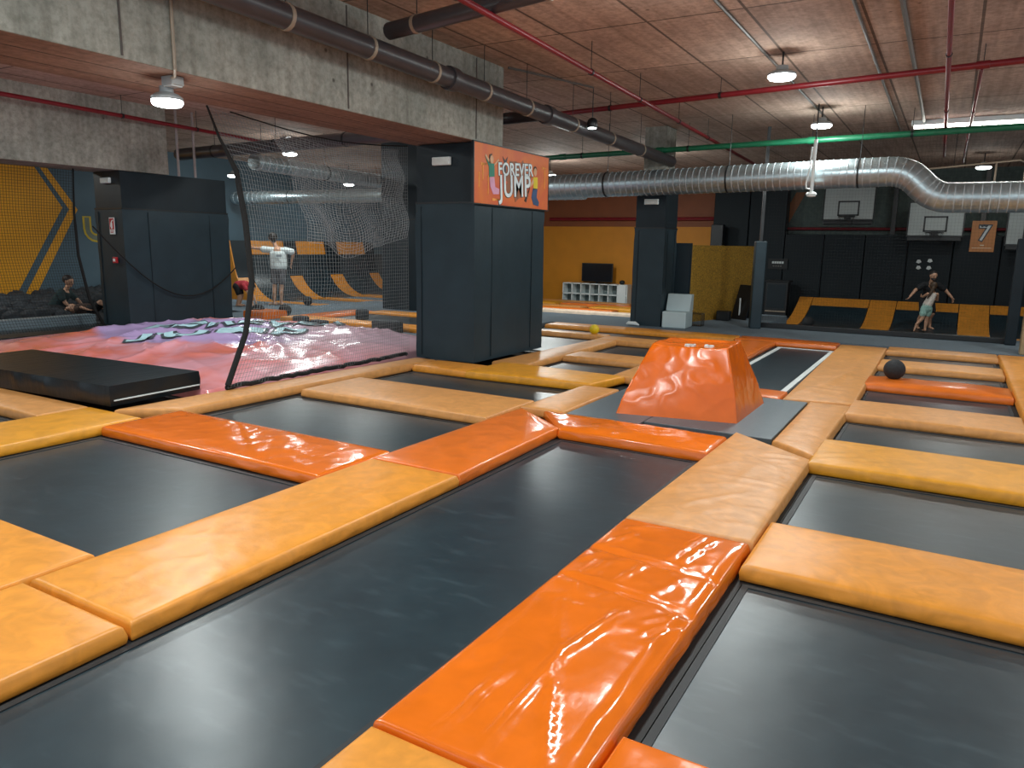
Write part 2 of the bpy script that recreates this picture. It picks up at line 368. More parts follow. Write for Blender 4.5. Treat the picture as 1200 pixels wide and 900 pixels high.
def trampoline(label, x0, x1, y0, y1, z=-.085, border=None, res=.16, under=.14, group=None, wrinkle=0):
    cx, cy = (x0 + x1) / 2, (y0 + y1) / 2; W, D = x1 - x0, y1 - y0
    t = thing('trampoline', label, 'trampoline', (cx, cy, -.12 if z > -.12 else z - .035), group=group)
    zl = z - t.location.z
    nu, nv = max(4, int(W / res)), max(4, int(D / res)); V = []; F = []
    ins = .03
    for j in range(nv + 1):
        for i in range(nu + 1):
            u, v = i / nu, j / nv; x = -W / 2 + ins + (W - 2 * ins) * u; y = -D / 2 + ins + (D - 2 * ins) * v
            s = -.012 * (1 - (2 * u - 1) ** 2) * (1 - (2 * v - 1) ** 2)
            V.append((x, y, zl + s + .0015 * noise.noise(Vector((x * 2 + cx, y * 2 + cy, 1)))))
    for j in range(nv):
        for i in range(nu): F.append((j * (nu + 1) + i, j * (nu + 1) + i + 1, (j + 1) * (nu + 1) + i + 1, (j + 1) * (nu + 1) + i))
    link('bed', V, F, BED, t, smooth=True)
    def ring(a, b, z0, z1):
        m = MB(); w_, d_ = W / 2, D / 2
        m.box(-w_ - b, w_ + b, -d_ - b, -d_ + a, z0, z1); m.box(-w_ - b, w_ + b, d_ - a, d_ + b, z0, z1)
        m.box(-w_ - b, -w_ + a, -d_ + a, d_ - a, z0, z1); m.box(w_ - a, w_ + b, -d_ + a, d_ - a, z0, z1); return m
    ring(.02, under, zl - .033, zl - .008).build('frame', BLK, t)
    m = MB(); w_, d_ = W / 2, D / 2; a, b = ins, ins + .045; z0, z1 = zl - .004, zl + .004
    for k in (0, .03):
        a = ins + k * 2; b = a + .035
        m.box(-w_ + a, w_ - a, -d_ + a, -d_ + b, z0, z1); m.box(-w_ + a, w_ - a, d_ - b, d_ - a, z0, z1)
        m.box(-w_ + a, -w_ + b, -d_ + b, d_ - b, z0, z1); m.box(w_ - b, w_ - a, -d_ + b, d_ - b, z0, z1)
        break
    m.build('edge_webbing', HEM, t)
    if border:
        m = MB(); a, b = .06, .13; z0, z1 = zl + .001, zl + .008
        m.box(-w_ + a, w_ - a, d_ - b, d_ - a, z0, z1); m.box(-w_ + a, -w_ + b, -d_ + a, d_ - b, z0, z1); m.box(w_ - b, w_ - a, -d_ + a, d_ - b, z0, z1)
        tag(m.build('border_line', WLINE, t), 'white painted border line')
    return t

# --- aisle strip of pads running away, left of the right-hand lanes
pad('amber pad at the bottom edge, in front of the big glossy orange pad', (-1.58, -.83, .9, 1.78), AMB, seed=1)
pad('big glossy wrinkled orange pad nearest the camera, right of the long central trampoline',
    (-1.59, -.83, 1.80, 4.15), ORA, seed=2, res=.022, amp=.0035, puff=.016, fine=3.0,
    creases=[(a, b, c, d, w_, h * 1.7) for a, b, c, d, w_, h in [(.02, .60, .98, .555, .026, -.010), (.10, .61, .5, .59, .012, .006), (.02, .77, .98, .735, .024, -.010), (.15, .785, .9, .745, .010, .005),
             (.55, .02, .50, .30, .016, .010), (.50, .30, .62, .50, .022, .011), (.50, .30, .22, .48, .012, .007), (.86, .02, .50, .28, .014, .009), (.34, .04, .30, .26, .012, .006),
             (.42, .62, .50, .74, .012, .007), (.60, .79, .68, .98, .012, .008), (.69, .78, .78, .97, .012, .008), (.20, .62, .26, .72, .010, .006), (.70, .60, .78, .72, .010, .005),
             (.93, .03, .90, .55, .012, .008), (.88, .05, .95, .30, .010, .005), (.94, .58, .92, .95, .010, .006), (.86, .40, .97, .50, .010, .008), (.80, .43, .93, .53, .010, .007), (.75, .48, .93, .545, .010, .006),
             (.10, .80, .22, .90, .012, .007), (.06, .68, .16, .75, .012, .006), (.30, .02, .36, .22, .012, .007), (.3, .85, .12, .93, .01, .005), (.12, .93, .4, .97, .012, .005)]])
pad('wide creased tan pad straight beyond the big glossy orange pad', [(-1.59, 4.17), (-.81, 4.17), (-.81, 6.16), (-1.55, 6.76)], TAN, seed=3, res=.03, amp=.0045,
    creases=[(.1, .45, .95, .55, .02, .007), (.3, .15, .75, .42, .018, .006), (.05, .78, .8, .72, .018, .006), (.55, .85, .9, .95, .02, .010), (.6, .78, .85, .88, .015, .008)])
pad('narrow tan pad right of the grey foam mat under the obstacle', [(-1.20, 6.62), (-.80, 6.28), (-.78, 8.60), (-1.20, 8.60)], TAN, seed=4, res=.06)
pad('long creased tan pad with a pale knot, right of the white-bordered trampoline', [(-1.49, 8.63), (-.76, 8.72), (-.82, 14.3), (-1.57, 14.3)], TAN, seed=5, res=.06, amp=.006,
    creases=[(.25, .1, .75, .45, .05, .016), (.4, .42, .75, .5, .06, .018), (.5, .2, .75, .62, .04, .014), (.05, .3, .9, .34, .04, .008), (.05, .6, .9, .64, .04, .008), (.1, .14, .9, .12, .04, .008)])
# --- right-hand lanes, near to far
XR0, XR1 = -.80, .78
pad('glossy orange pad corner at the bottom edge, before the nearest right trampoline', (-.81, .95, 1.35, 2.19), ORA, seed=6, res=.05, amp=.005)
pad('broad flat tan pad crossing the right lane nearest the camera', (XR0, .95, 3.82, 4.58), AMB, seed=7, res=.04, amp=.003)
pad('mustard yellow pad second nearest across the right lane, its near end puckered', (-.83, .95, 6.07, 6.96), MUS, seed=8, res=.04, amp=.003,
    creases=[(.02, .1, .25, .35, .02, .012), (.1, .08, .32, .28, .02, .010), (.2, .08, .4, .2, .02, .008), (.03, .3, .18, .5, .02, .008)])
pad('tan pad third nearest across the right lane, with clean straight edges', (XR0, XR1, 8.17, 9.02), TAN, seed=9, res=.06)
pad('rolled glossy orange pad across the right lane with a black ball on it', (-.82, .78, 10.2, 10.92), ORB, seed=10, res=.06, amp=.008, puff=.03)
pad('tan pad across the right lane just beyond the black ball', (-.79, .78, 12.0, 12.75), TAN, seed=11, res=.08)
pad('farthest thin tan pad across the right lane, against the grey carpet', (-.81, .79, 13.9, 14.5), TAN, seed=12, res=.08)
pad('long amber pad along the right edge of the picture beside the far right lane', (.80, 1.5, 8.6, 14.5), AMB, seed=13, res=.09)
for lb, y0, y1 in (('nearest right trampoline, filling the bottom right corner', 2.2, 3.8), ('right trampoline between the broad tan pad and the mustard pad', 4.6, 6.05),
                   ('right trampoline between the mustard pad and the clean tan pad', 6.98, 8.15), ('right trampoline just before the rolled orange pad', 9.04, 10.18),
                   ('narrow trampoline just behind the black ball on the orange pad', 10.94, 11.98), ('farthest right trampoline, before the last thin tan pad', 12.77, 13.88)):
    trampoline(lb, XR0, .95 if y0 < 7 else .78, y0, y1)
# --- central lane
trampoline('long central trampoline in the foreground between the two pad aisles', -2.93, -1.60, .3, 5.9, res=.1)
pad('short glossy orange pad across the far end of the long central trampoline', [(-2.94, 5.92), (-1.57, 5.90), (-1.57, 6.52), (-3.42, 6.53)], ORA, seed=14, res=.04, amp=.008, puff=.025)
mb = MB()
for (a, b, c_, d_) in ((-3.2, -2.42, 6.58, 8.6), (-2.415, -1.22, 6.70, 8.6)): mb.box(a, b, c_, d_, -.12, -.012, .006)
gm = tag(mb.build('foam_mat', GREYMAT), 'flat grey foam mat under the orange obstacle', 'mat')
pad('orange pad hidden partly behind the obstacle, before the white-bordered trampoline', (-3.2, -1.52, 8.63, 9.08), ORB, seed=15)
trampoline('far central trampoline with a white painted border', -2.60, -1.54, 9.12, 13.9, border=True)
pad('orange pad left of the white-bordered trampoline, behind the obstacle', (-3.20, -2.62, 9.12, 13.95), ORB, seed=16)
pad('orange pad across the far end of the white-bordered trampoline', (-3.35, -1.60, 13.98, 14.52), ORB, seed=17)
pad('long mustard pad along the carpet edge behind the orange obstacle', (-7.35, -3.38, 14.0, 14.52), AMB, seed=18)
# --- second aisle
pad('amber pad in the lower left corner, seam against the long amber pad', (-3.74, -2.93, .2, 1.73), AMB, seed=19)
pad('long amber pad left of the central trampoline, in the left foreground', (-3.74, -2.93, 1.76, 4.28), AMB, seed=20, res=.03, amp=.004,
    creases=[(.35, .42, .5, .62, .015, .005), (.5, .62, .35, .75, .015, .005), (.6, .5, .65, .85, .015, .005), (.3, .3, .3, .5, .02, .004)])
pad('bright orange pad continuing the long amber pad toward the obstacle', [(-3.74, 4.30), (-2.93, 4.30), (-2.97, 5.98), (-3.68, 6.54)], ORB, seed=21, res=.035, amp=.005,
    creases=[(.2, .95, .9, .9, .02, .008), (.8, .6, .95, .9, .015, .006)])
pad('narrow tan pad left of the grey foam mat, running up to the wrinkled mustard pad', [(-3.72, 6.58), (-3.22, 6.58), (-3.22, 8.04), (-3.68, 8.04)], TAN, seed=22, res=.06)
pad('narrow tan pad behind the wrinkled mustard pad, partly hidden by the obstacle', [(-3.68, 8.92), (-3.22, 8.80), (-3.24, 10.6), (-3.66, 10.6)], TAN, seed=52)
# --- left lanes
pad('amber pad at the left edge crossing toward the long amber pad', (-6.35, -3.77, 1.25, 2.10), AMB, seed=23)
pad('glossy orange pad with streaky highlights across the left lanes', (-6.38, -3.76, 3.72, 4.52), ORA, seed=24, res=.03, amp=.003, fine=3.0,
    creases=[(.55 + .028 * k, .96, .70 + .016 * k, .30 + .03 * (k % 3), .012, .007) for k in range(12)] + [(.30 + .04 * k, .95, .36 + .035 * k, .65, .012, .005) for k in range(6)])
pad('plain tan pad across the left lanes before the padded column', (-6.22, -3.74, 5.95, 6.92), TAN, seed=25, res=.06)
pad('short amber pad at the foot of the padded column with the sign', (-6.25, -5.38, 8.03, 8.60), AMB, seed=26)
pad('mustard pad beside the foot of the padded column, wrinkled at its right end', [(-5.36, 8.0), (-3.62, 8.1), (-3.48, 8.85), (-5.36, 8.95)], MUS, seed=27, res=.05, amp=.006, z=.012, th=.10)
trampoline('left trampoline between the amber edge pad and the glossy streaky orange pad', -6.36, -3.76, 2.12, 3.70, res=.1)
trampoline('left trampoline just beyond the glossy streaky orange pad', -6.28, -3.76, 4.54, 5.93)
trampoline('left trampoline before the short amber pad at the column foot', -6.22, -3.76, 6.94, 8.0)
trampoline('small trampoline right of the padded column, nearest of the group', -4.96, -3.74, 8.98, 10.05)
pad('tan pad dividing the small trampolines right of the padded column', (-4.97, -3.70, 10.08, 10.70), TAN, seed=28)
trampoline('small trampoline right of the padded column, second of the group', -4.96, -3.40, 10.75, 12.2)
pad('long tan pad running from the column foot back toward the carpet', [(-5.56, 8.98), (-5.0, 8.98), (-5.0, 12.25), (-5.4, 12.25)], TAN, seed=29)
pad('tan pad across the back of the small trampolines near the yellow ball', (-5.42, -3.4, 12.27, 12.85), TAN, seed=30)
pad('pale tan pad beside the yellow ball', (-7.3, -5.45, 12.75, 13.05), TAN, seed=31)
trampoline('grey trampoline just behind the padded column', -7.3, -5.52, 10.8, 12.72)
trampoline('long narrow trampoline in front of the mustard carpet-edge pad', -7.3, -3.42, 13.08, 13.97)
# --- far left strip by the net
pad('tan pad along the foot of the net beside the airbag', [(-6.92, 4.17), (-6.41, 4.56), (-6.28, 8.6), (-6.64, 8.6)], TAN, seed=32)
pad('mustard pad at the left edge in front of the black crash mat', [(-7.35, 1.2), (-6.42, 1.2), (-6.40, 4.12), (-7.22, 4.12)], MUS, seed=33, res=.06)
pad('tan pad partly under the black crash mat at the left edge', (-10.2, -7.26, 3.62, 4.12), TAN, seed=34)
trampoline('sliver of trampoline at the left edge before the crash mat', -9.6, -7.38, 1.6, 3.60)
pad('orange pad edge left of the crash mat, before the airbag', (-11.6, -9.3, 4.2, 4.95), AMB, seed=35)
# --- pads behind the airbag
pad('amber pad along the back edge of the airbag', (-12.0, -8.3, 10.95, 11.45), AMB, seed=36, z=.09)
pad('orange pad on the far side of the airbag, leading to the ramps', (-12.0, -11.4, 11.48, 13.2), ORB, seed=37, z=.09)
pad('amber pad beyond the small trampoline behind the airbag', (-11.38, -8.5, 13.0, 13.5), AMB, seed=38, z=.09)
trampoline('trampoline behind the airbag, seen through the net', -11.3, -8.5, 11.55, 12.95, z=.045, under=.02)

# ------------------------------------------------------------------ ORANGE OBSTACLE
def obstacle():
    base = [(-2.78, 6.88), (-1.63, 7.12), (-1.62, 8.28), (-2.77, 8.10)]; top = [(-2.54, 7.20), (-1.80, 7.26), (-1.86, 7.98), (-2.56, 7.92)]
    zb, zt = -.012, .69; V = []; F = []; N = 44
    c = Vector((-2.2, 7.6, zb))
    def side(k, u, v):
        a = Vector((*base[k], zb)); b = Vector((*base[(k + 1) % 4], zb)); d = Vector((*top[k], zt)); e = Vector((*top[(k + 1) % 4], zt))
        return (a * (1 - u) + b * u) * (1 - v) + (d * (1 - u) + e * u) * v
    idx = {}
    def vert(p): 
        key = (round(p.x, 5), round(p.y, 5), round(p.z, 5))
        if key not in idx: idx[key] = len(V); V.append(p.copy())
        return idx[key]
    raw = []
    for k in range(4):
        g = [[vert(side(k, i / N, j / N)) for i in range(N + 1)] for j in range(N + 1)]
        for j in range(N):
            for i in range(N): F.append((g[j][i], g[j][i + 1], g[j + 1][i + 1], g[j + 1][i]))
    g = []
    for j in range(N + 1):
        row = []
        for i in range(N + 1):
            u, v = i / N, j / N
            p = (Vector((*top[0], zt)) * (1 - u) + Vector((*top[1], zt)) * u) * (1 - v) + (Vector((*top[3], zt)) * (1 - u) + Vector((*top[2], zt)) * u) * v
            row.append(vert(p))
        g.append(row)
    for j in range(N):
        for i in range(N): F.append((g[j][i], g[j][i + 1], g[j + 1][i + 1], g[j + 1][i]))
    # folds
    f0 = [side(0, i / 10, 0) for i in range(2)]
    nrm = (side(0, 1, 0) - side(0, 0, 0)).cross(side(0, 0, 1) - side(0, 0, 0)).normalized()
    folds = [((.30, 1.0), (.50, .62), .020, .030), ((.50, 1.0), (.52, .55), .016, .026), ((.62, 1.0), (.52, .58), .018, .030), ((.10, .92), (.52, .55), .030, .034), ((.52, .56), (.80, .42), .020, .034), ((.84, 1.0), (.90, .60), .022, .034),
             ((.74, .98), (.86, .55), .014, .020), ((.20, .98), (.45, .72), .014, .022), ((.80, .42), (.83, .55), .012, .022), ((.1, .3), (.6, .2), .03, .008)]
    A = side(0, 0, 0); ex = side(0, 1, 0) - A; ez = side(0, .5, 1) - side(0, .5, 0)
    out = []
    for p in V:
        q = p.copy(); 
        d = p - A
        # front coordinates
        v = (p.z - zb) / (zt - zb); l_ = side(0, 0, v); r_ = side(0, 1, v); u = (p - l_).dot(r_ - l_) / (r_ - l_).length_squared
        fr = abs((p - l_).dot(nrm)) < 1e-3 and 0 <= u <= 1
        if fr and v < .999:
            for (a, b, wd, ht) in folds:
                a_ = Vector((a[0] * 1.1, a[1] * .7)); b_ = Vector((b[0] * 1.1, b[1] * .7)); X = Vector((u * 1.1, v * .7)); AB = b_ - a_
                t = max(0, min(1, (X - a_).dot(AB) / AB.length_squared)); dd = (X - a_ - AB * t).length
                q += nrm * (-1 if nrm.y > 0 else 1) * ht * math.exp(-(dd / wd) ** 2) * (1 - .5 * t)
        n1 = noise.noise(p * 3.2); n2 = 1 - abs(noise.noise(p * 6 + Vector((5, 1, 2)))) * 2
        rad = Vector((p.x - c.x, p.y - c.y, .25)).normalized()
        q += rad * (.008 * n1 + .004 * max(0, n2) ** 3) * min(1, v * 6)
        # bellied sides, sagging top
        q += Vector((p.x - c.x, p.y - c.y, 0)).normalized() * .02 * math.sin(math.pi * min(1, v))
        if v > .999:
            m_ = min(abs(u), abs(1 - u)); q.z -= .035 * max(0, math.sin(math.pi * max(0, min(1, u)))) * 1
            q.z += .012 * noise.noise(Vector((p.x * 4, p.y * 4, 3)))
        out.append(q)
    o = link('obstacle', [p - Vector((c.x, c.y, 0)) for p in out], F, ORO, smooth=True, loc=(c.x, c.y, 0))
    bm = bmesh.new(); bm.from_mesh(o.data); bmesh.ops.recalc_face_normals(bm, faces=bm.faces[:]); bm.to_mesh(o.data); bm.free()
    return o
ORO = mat('vinyl_obstacle', S(214, 98, 10), .20, .08, 5, .08, 5, coat=.08)
ob = tag(obstacle(), 'orange vinyl-covered trapezoid obstacle with a wrinkled front, standing on the grey mat', 'obstacle')
mb = MB()
for x, y in ((-2.2, 7.35), (-2.02, 7.42)):
    for k in range(5):
        a = random.Random(k + int(x * 100)).uniform(-.05, .05); mb.box(x - .05 + k * .016, x - .03 + k * .018, y - .04 + a * .6, y + .04 + a * .6, .665, .685)
tag(mb.build('printed_mark', WLINE, ob, loc=(2.2, -7.6, 0)), 'worn pale print on the top edge')

# ------------------------------------------------------------------ COLUMNS
def plate(o_name, corners, m, parent, th=.01):
    """a flat panel given by 4 corners (ccw seen from outside)"""
    a, b, c_, d = [Vector(p) for p in corners]; n = (b - a).cross(d - a).normalized() * th
    return MB().add([a, b, c_, d, a + n, b + n, c_ + n, d + n], [(3, 2, 1, 0), (4, 5, 6, 7), (0, 1, 5, 4), (1, 2, 6, 5), (2, 3, 7, 6), (3, 0, 4, 7)]).build(o_name, m, parent)
def soft_box(x0, x1, y0, y1, z0, z1, seed, amp=.008, res=.12, fold=None):
    V = []; F = []; idx = {}
    def vert(p):
        k = tuple(round(t, 4) for t in p)
        if k not in idx: idx[k] = len(V); V.append(Vector(p))
        return idx[k]
    def grid(o, a, b):
        na, nb = max(2, int(Vector(a).length / res)), max(2, int(Vector(b).length / res)); o, a, b = Vector(o), Vector(a), Vector(b)
        g = [[vert(o + a * i / na + b * j / nb) for i in range(na + 1)] for j in range(nb + 1)]
        for j in range(nb):
            for i in range(na): F.append((g[j][i], g[j][i + 1], g[j + 1][i + 1], g[j + 1][i]))
    X, Y, Z = x1 - x0, y1 - y0, z1 - z0
    grid((x0, y0, z0), (X, 0, 0), (0, 0, Z)); grid((x0, y1, z0), (X, 0, 0), (0, 0, Z)); grid((x0, y0, z0), (0, Y, 0), (0, 0, Z)); grid((x1, y0, z0), (0, Y, 0), (0, 0, Z))
    grid((x0, y0, z0), (X, 0, 0), (0, Y, 0)); grid((x0, y0, z1), (X, 0, 0), (0, Y, 0))
    cx, cy = (x0 + x1) / 2, (y0 + y1) / 2
    for i, p in enumerate(V):
        n1 = noise.noise(Vector((p.x * 2.2, p.y * 2.2, p.z * .7)) + Vector((seed, 0, 0))); n2 = 1 - 2 * abs(noise.noise(Vector((p.x * 3, p.y * 3, p.z * 1.6 + 7)) + Vector((seed, 0, 0))))
        h = amp * (n1 + .8 * max(0, n2) ** 2)
        if fold:  # gathered cloth near a height
            h += amp * 1.4 * math.sin(p.y * 26 + p.x * 26 + (p.z - fold) * 9) * math.exp(-((p.z - fold) / .28) ** 2)
        e = min(abs(p.z - z0), abs(z1 - p.z)); h *= ss(e / .08)
        d = Vector((0, 0, 0))
        if abs(p.x - x0) < 1e-3: d.x = -1
        if abs(p.x - x1) < 1e-3: d.x = 1
        if abs(p.y - y0) < 1e-3: d.y = -1
        if abs(p.y - y1) < 1e-3: d.y = 1
        V[i] = p + d * h
    m = MB(); m.v = V; m.f = F; return m
def column(label, x0, x1, y0, y1, zs, ztop, head=None, seed=1, m1=None):
    t = thing('padded_column', label, 'column', ((x0 + x1) / 2, (y0 + y1) / 2, 0)); lx, ly = t.location.x, t.location.y
    a, b, c_, d = x0 - lx, x1 - lx, y0 - ly, y1 - ly
    soft_box(a, b, c_, d, 0, zs, seed, fold=zs).build('lower_padding', m1 or NAVY, t, smooth=True)
    soft_box(a + .015, b - .015, c_ + .015, d - .015, zs + .012, ztop, seed + 5, amp=.005).build('upper_padding', NAVYD, t, smooth=True)
    mb = MB()
    for x in (a, b): mb.box(x - .008, x + .008, c_ - .006, d + .006, zs - .012, zs + .014)
    for y in (c_, d): mb.box(a - .006, b + .006, y - .008, y + .008, zs - .012, zs + .014)
    mb.build('seam_band', STEEL, t)
    mb = MB()
    for y in (c_ + (d - c_) * .22, c_ + (d - c_) * .80): mb.box(b + .003, b + .012, y - .006, y + .006, .05, zs - .05)
    for x in (a + .10,): mb.box(x - .006, x + .006, c_ - .014, c_ - .003, .05, zs - .05)
    mb.build('panel_seam', NAVYD, t)
    if head: MB().box(a + .1, b - .1, c_ + .1, d - .1, ztop, head).build('concrete_head', BEAMM, t)
    return t
col1 = column('thick padded column in the centre carrying the orange banner', -6.66, -5.66, 8.65, 10.66, 2.2, 2.985, seed=3)
col2 = column('slim tall padded column on the carpet behind the white foam chair', -5.82, -5.16, 15.0, 15.8, 2.03, 3.0, head=CEIL, seed=9)
col3 = column('wide padded column at the left in front of the foam pit', -13.88, -13.05, 8.32, 10.62, 2.17, 2.83, seed=14)
col4 = column('dark padded column seen through the net beside the wall ramps', -12.3, -11.2, 14.6, 15.7, 2.2, CEIL, seed=21, m1=NAVYD)

# ------------------------------------------------------------------ BANNER "FOREVER JUMP"
BANM = mat('banner_print', S(206, 88, 52), .45, .1, 1.2, col2=S(222, 122, 42), dist=2.)
bn = thing('banner', 'orange printed FOREVER JUMP banner on the side of the centre column', 'banner', (-5.645, 9.62, 2.19))
MB().box(0, .03, -1.06, 1.06, .0, .79, .004).build('panel', BANM, bn)
mb = MB()
for (y0, y1, z0, z1) in ((-1.075, 1.075, -.015, 0), (-1.075, 1.075, .79, .805), (-1.075, -1.06, 0, .79), (1.06, 1.075, 0, .79)): mb.box(-.002, .034, y0, y1, z0, z1)
mb.build('edge_frame', STEEL, bn)
def on_banner(vs, y, z, d, rot=0, sx=1, sy=1):
    c, s = math.cos(rot), math.sin(rot)
    return [Vector((.03 + d + v.z, y + (v.x * sx * c - v.y * sy * s), z + (v.x * sx * s + v.y * sy * c))) for v in vs]
def btext(body, size, y, z, rot, sx, sy):
    vs, fs = text_mesh(body, size, .002, .012); m = MB().add(on_banner(vs, y, z, .003, rot, sx, sy), fs); m.build('letter_outline', mat('print_dark', S(58, 66, 74), .5), bn)
    vs, fs = text_mesh(body, size, .003, .004); m = MB().add(on_banner(vs, y, z, .006, rot, sx, sy), fs); tag(m.build('lettering', mat('print_white', S(226, 240, 244), .5), bn), 'pale blue-white cartoon lettering')
btext('FOREVER', .235, .04, .515, .07, 1.0, 1.05)
btext('JUMP', .33, .03, .275, .07, 1.16, 1.3)
def blob2(pts, d, m, name, lab=None):
    o = MB().prism(pts, 'x', .03 + d, .034 + d).build(name, m, bn)
    if lab: tag(o, lab)
def ell(cy, cz, a, b, n=14, rot=0): return [(cy + a * math.cos(2 * math.pi * k / n) * math.cos(rot) - b * math.sin(2 * math.pi * k / n) * math.sin(rot), cz + a * math.cos(2 * math.pi * k / n) * math.sin(rot) + b * math.sin(2 * math.pi * k / n) * math.cos(rot)) for k in range(n)]
PD = mat('print_dark', S(58, 66, 74)); PT = mat('print_teal', S(40, 130, 110)); PK = mat('print_pink', S(214, 160, 190)); PY = mat('print_yellow', S(220, 200, 40)); PB = mat('print_blue', S(44, 76, 120)); PH = mat('print_hair', S(60, 44, 36)); PS = mat('print_skin', S(214, 170, 130)); PW = mat('print_cream', S(235, 220, 190)); PO = mat('print_light_orange', S(236, 160, 70))
# splash behind the lettering
star = []
for k in range(26):
    a = 2 * math.pi * k / 26; r = (.40 if k % 2 else .33) + .05 * math.sin(k * 1.7); star.append((.09 + r * math.cos(a) * 1.0, .38 + r * .72 * math.sin(a)))
blob2(star, 0, mat('print_grey_splash', S(150, 92, 62)), 'splash')
# jumping figure left (teal shirt, pink trousers), jumping figure right (yellow shirt, blue trousers), small figure above
blob2([(-.80, .63), (-.66, .55), (-.56, .55), (-.55, .38), (-.69, .36), (-.70, .50)], .002, PT, 'printed_figure')
blob2(ell(-.63, .60, .045, .055), .004, PS, 'printed_head'); blob2([(-.70, .55), (-.69, .66), (-.62, .68), (-.64, .60), (-.67, .54)], .003, PH, 'printed_hair')
blob2([(-.68, .37), (-.56, .37), (-.53, .24), (-.42, .22), (-.43, .15), (-.58, .14), (-.66, .24)], .002, PK, 'printed_legs')
blob2([(-.80, .63), (-.79, .66), (-.66, .57), (-.68, .54)], .003, PS, 'printed_arm'); blob2([(-.56, .55), (-.57, .52), (-.44, .60), (-.45, .63)], .003, PS, 'printed_arm')
blob2([(.56, .46), (.70, .47), (.70, .30), (.58, .28)], .002, PY, 'printed_figure'); blob2(ell(.62, .54, .045, .06), .004, PS, 'printed_head'); blob2(ell(.615, .58, .052, .045), .003, PH, 'printed_hair')
blob2([(.56, .30), (.70, .30), (.68, .17), (.76, .10), (.74, .04), (.58, .06), (.52, .16)], .002, PB, 'printed_legs'); blob2([(.56, .44), (.44, .32), (.47, .30), (.58, .38)], .003, PS, 'printed_arm')
blob2([(-.34, .67), (-.27, .62), (-.20, .68), (-.24, .58), (-.25, .46), (-.29, .46), (-.29, .58)], .002, PD, 'printed_figure')
blob2([(.30, .10), (.44, .24), (.48, .34), (.40, .18), (.36, .08)], .002, PH, 'printed_trail')
for k, (y, z, w_, h_) in enumerate(((-.90, .50, .16, .02), (-.86, .30, .02, .22), (-.72, .12, .02, .25), (-.60, .05, .2, .02), (-.95, .2, .02, .2), (.92, .3, .02, .3), (.84, .6, .12, .02))):
    blob2([(y, z), (y + w_, z + .03), (y + w_, z + h_), (y, z + h_ + .02)], .001, PO, 'printed_streak')

def light_box(label, loc, rz=0, s=1.):
    t = thing('emergency_light', label, 'emergency light', loc, rz, 'emergency light boxes')
    hs = MB().box(-.15 * s, .15 * s, -.05, 0, 0, .11 * s, .012).build('housing', WHITE, t)
    MB().box(-.135 * s, .135 * s, -.056, -.049, .012, .10 * s).build('lens', mat('diffuser_pale', S(200, 205, 200), .25), hs)
light_box('white emergency light box high on the centre column with the banner', (-6.20, 8.66, 2.70))
light_box('white emergency light box on the slim column behind the foam chair', (-5.47, 15.0, 2.50), 0, 1.0)
light_box('white emergency light box on the left column above the fire sign', (-13.45, 8.33, 2.62), 0, .9)

# sign and alarm on the left column
t = thing('fire_sign', 'red and white fire extinguisher sign on the left column', 'sign', (-13.34, 8.30, 1.71))
MB().box(-.075, .075, -.012, .0, 0, .30).build('plate', WHITE, t)
RED = mat('sign_red', S(176, 32, 40), .5)
MB().box(-.065, .065, -.015, -.011, .085, .285).build('red_field', RED, t)
mb = MB().prism([(-.022, .10), (.022, .10), (.022, .20), (.008, .215), (-.008, .215), (-.022, .20)], 'y', -.018, -.014).prism([(-.008, .215), (.008, .215), (.05, .25), (.04, .262), (-.008, .235)], 'y', -.018, -.014).prism([(-.022, .215), (-.012, .215), (-.035, .13), (-.045, .135)], 'y', -.018, -.014)
mb.build('pictogram', WHITE, t)
mb = MB().box(-.05, .05, -.015, -.011, .05, .062).box(-.05, .03, -.015, -.011, .025, .037); mb.build('caption_bar', RED, t)
t = thing('fire_alarm', 'small red call point below the fire sign', 'fire alarm', (-13.30, 8.30, 1.19))
MB().box(-.055, .055, -.045, 0, 0, .11, .008).build('housing', RED, t); MB().box(-.03, .03, -.049, -.044, .03, .08).build('button_plate', WHITE, t)

# ------------------------------------------------------------------ CEILING LAMPS (round high-bay, each with its own lamp)
LENS = mat('lamp_lens', (1, 1, 1), .3, 0, emit=(.9, 1., .98, 14.))
HOUS = mat('lamp_housing', S(150, 156, 158), .4, .05)
def high_bay(label, x, y, z, r=.17, hang=None, W=None, group='round ceiling lamps', G=1.):
    t = thing('ceiling_lamp', label, 'ceiling lamp', (x, y, z), 0, group)
    hs = MB().lathe([(r * .9, 0), (r, .012), (r, .035), (r * .75, .06), (r * .45, .075), (r * .42, .125), (r * .3, .13)]).build('housing', HOUS, t, smooth=True)
    MB().lathe([(r * .55, -.042), (r * .84, -.034), (r * .98, -.012), (r * .98, .010)]).build('lens', LENS, hs, smooth=True)
    hz = (hang if hang is not None else CEIL) - z
    MB().tube([(0, 0, .125), (0, 0, hz)], .012, 8).build('hanger', STEEL, t)
    ld = bpy.data.lights.new('lamp_light', 'AREA'); ld.shape = 'DISK'; ld.size = r * 1.7; ld.energy = W or LAMP_W; ld.color = LAMP_COL
    lo = bpy.data.objects.new('lamp_light', ld); C.objects.link(lo); lo.parent = t; lo.location = (0, 0, -.048)
    pd = bpy.data.lights.new('lamp_uplight', 'POINT'); pd.shadow_soft_size = r * 1.1; pd.energy = UPLIGHT_W * ((W or LAMP_W) / LAMP_W) * G; pd.color = LAMP_COL  # added point light under the lens, brightens the ceiling
    po = bpy.data.objects.new('lamp_uplight', pd); C.objects.link(po); po.parent = t; po.location = (0, 0, -.13)
    return t
high_bay('round lamp under the big concrete beam at upper left', -5.95, 4.28, 2.80, r=.13, hang=3.0, W=40, G=.25)
high_bay('nearest bright round lamp on the right half of the ceiling', -2.09, 10.15, 3.76)
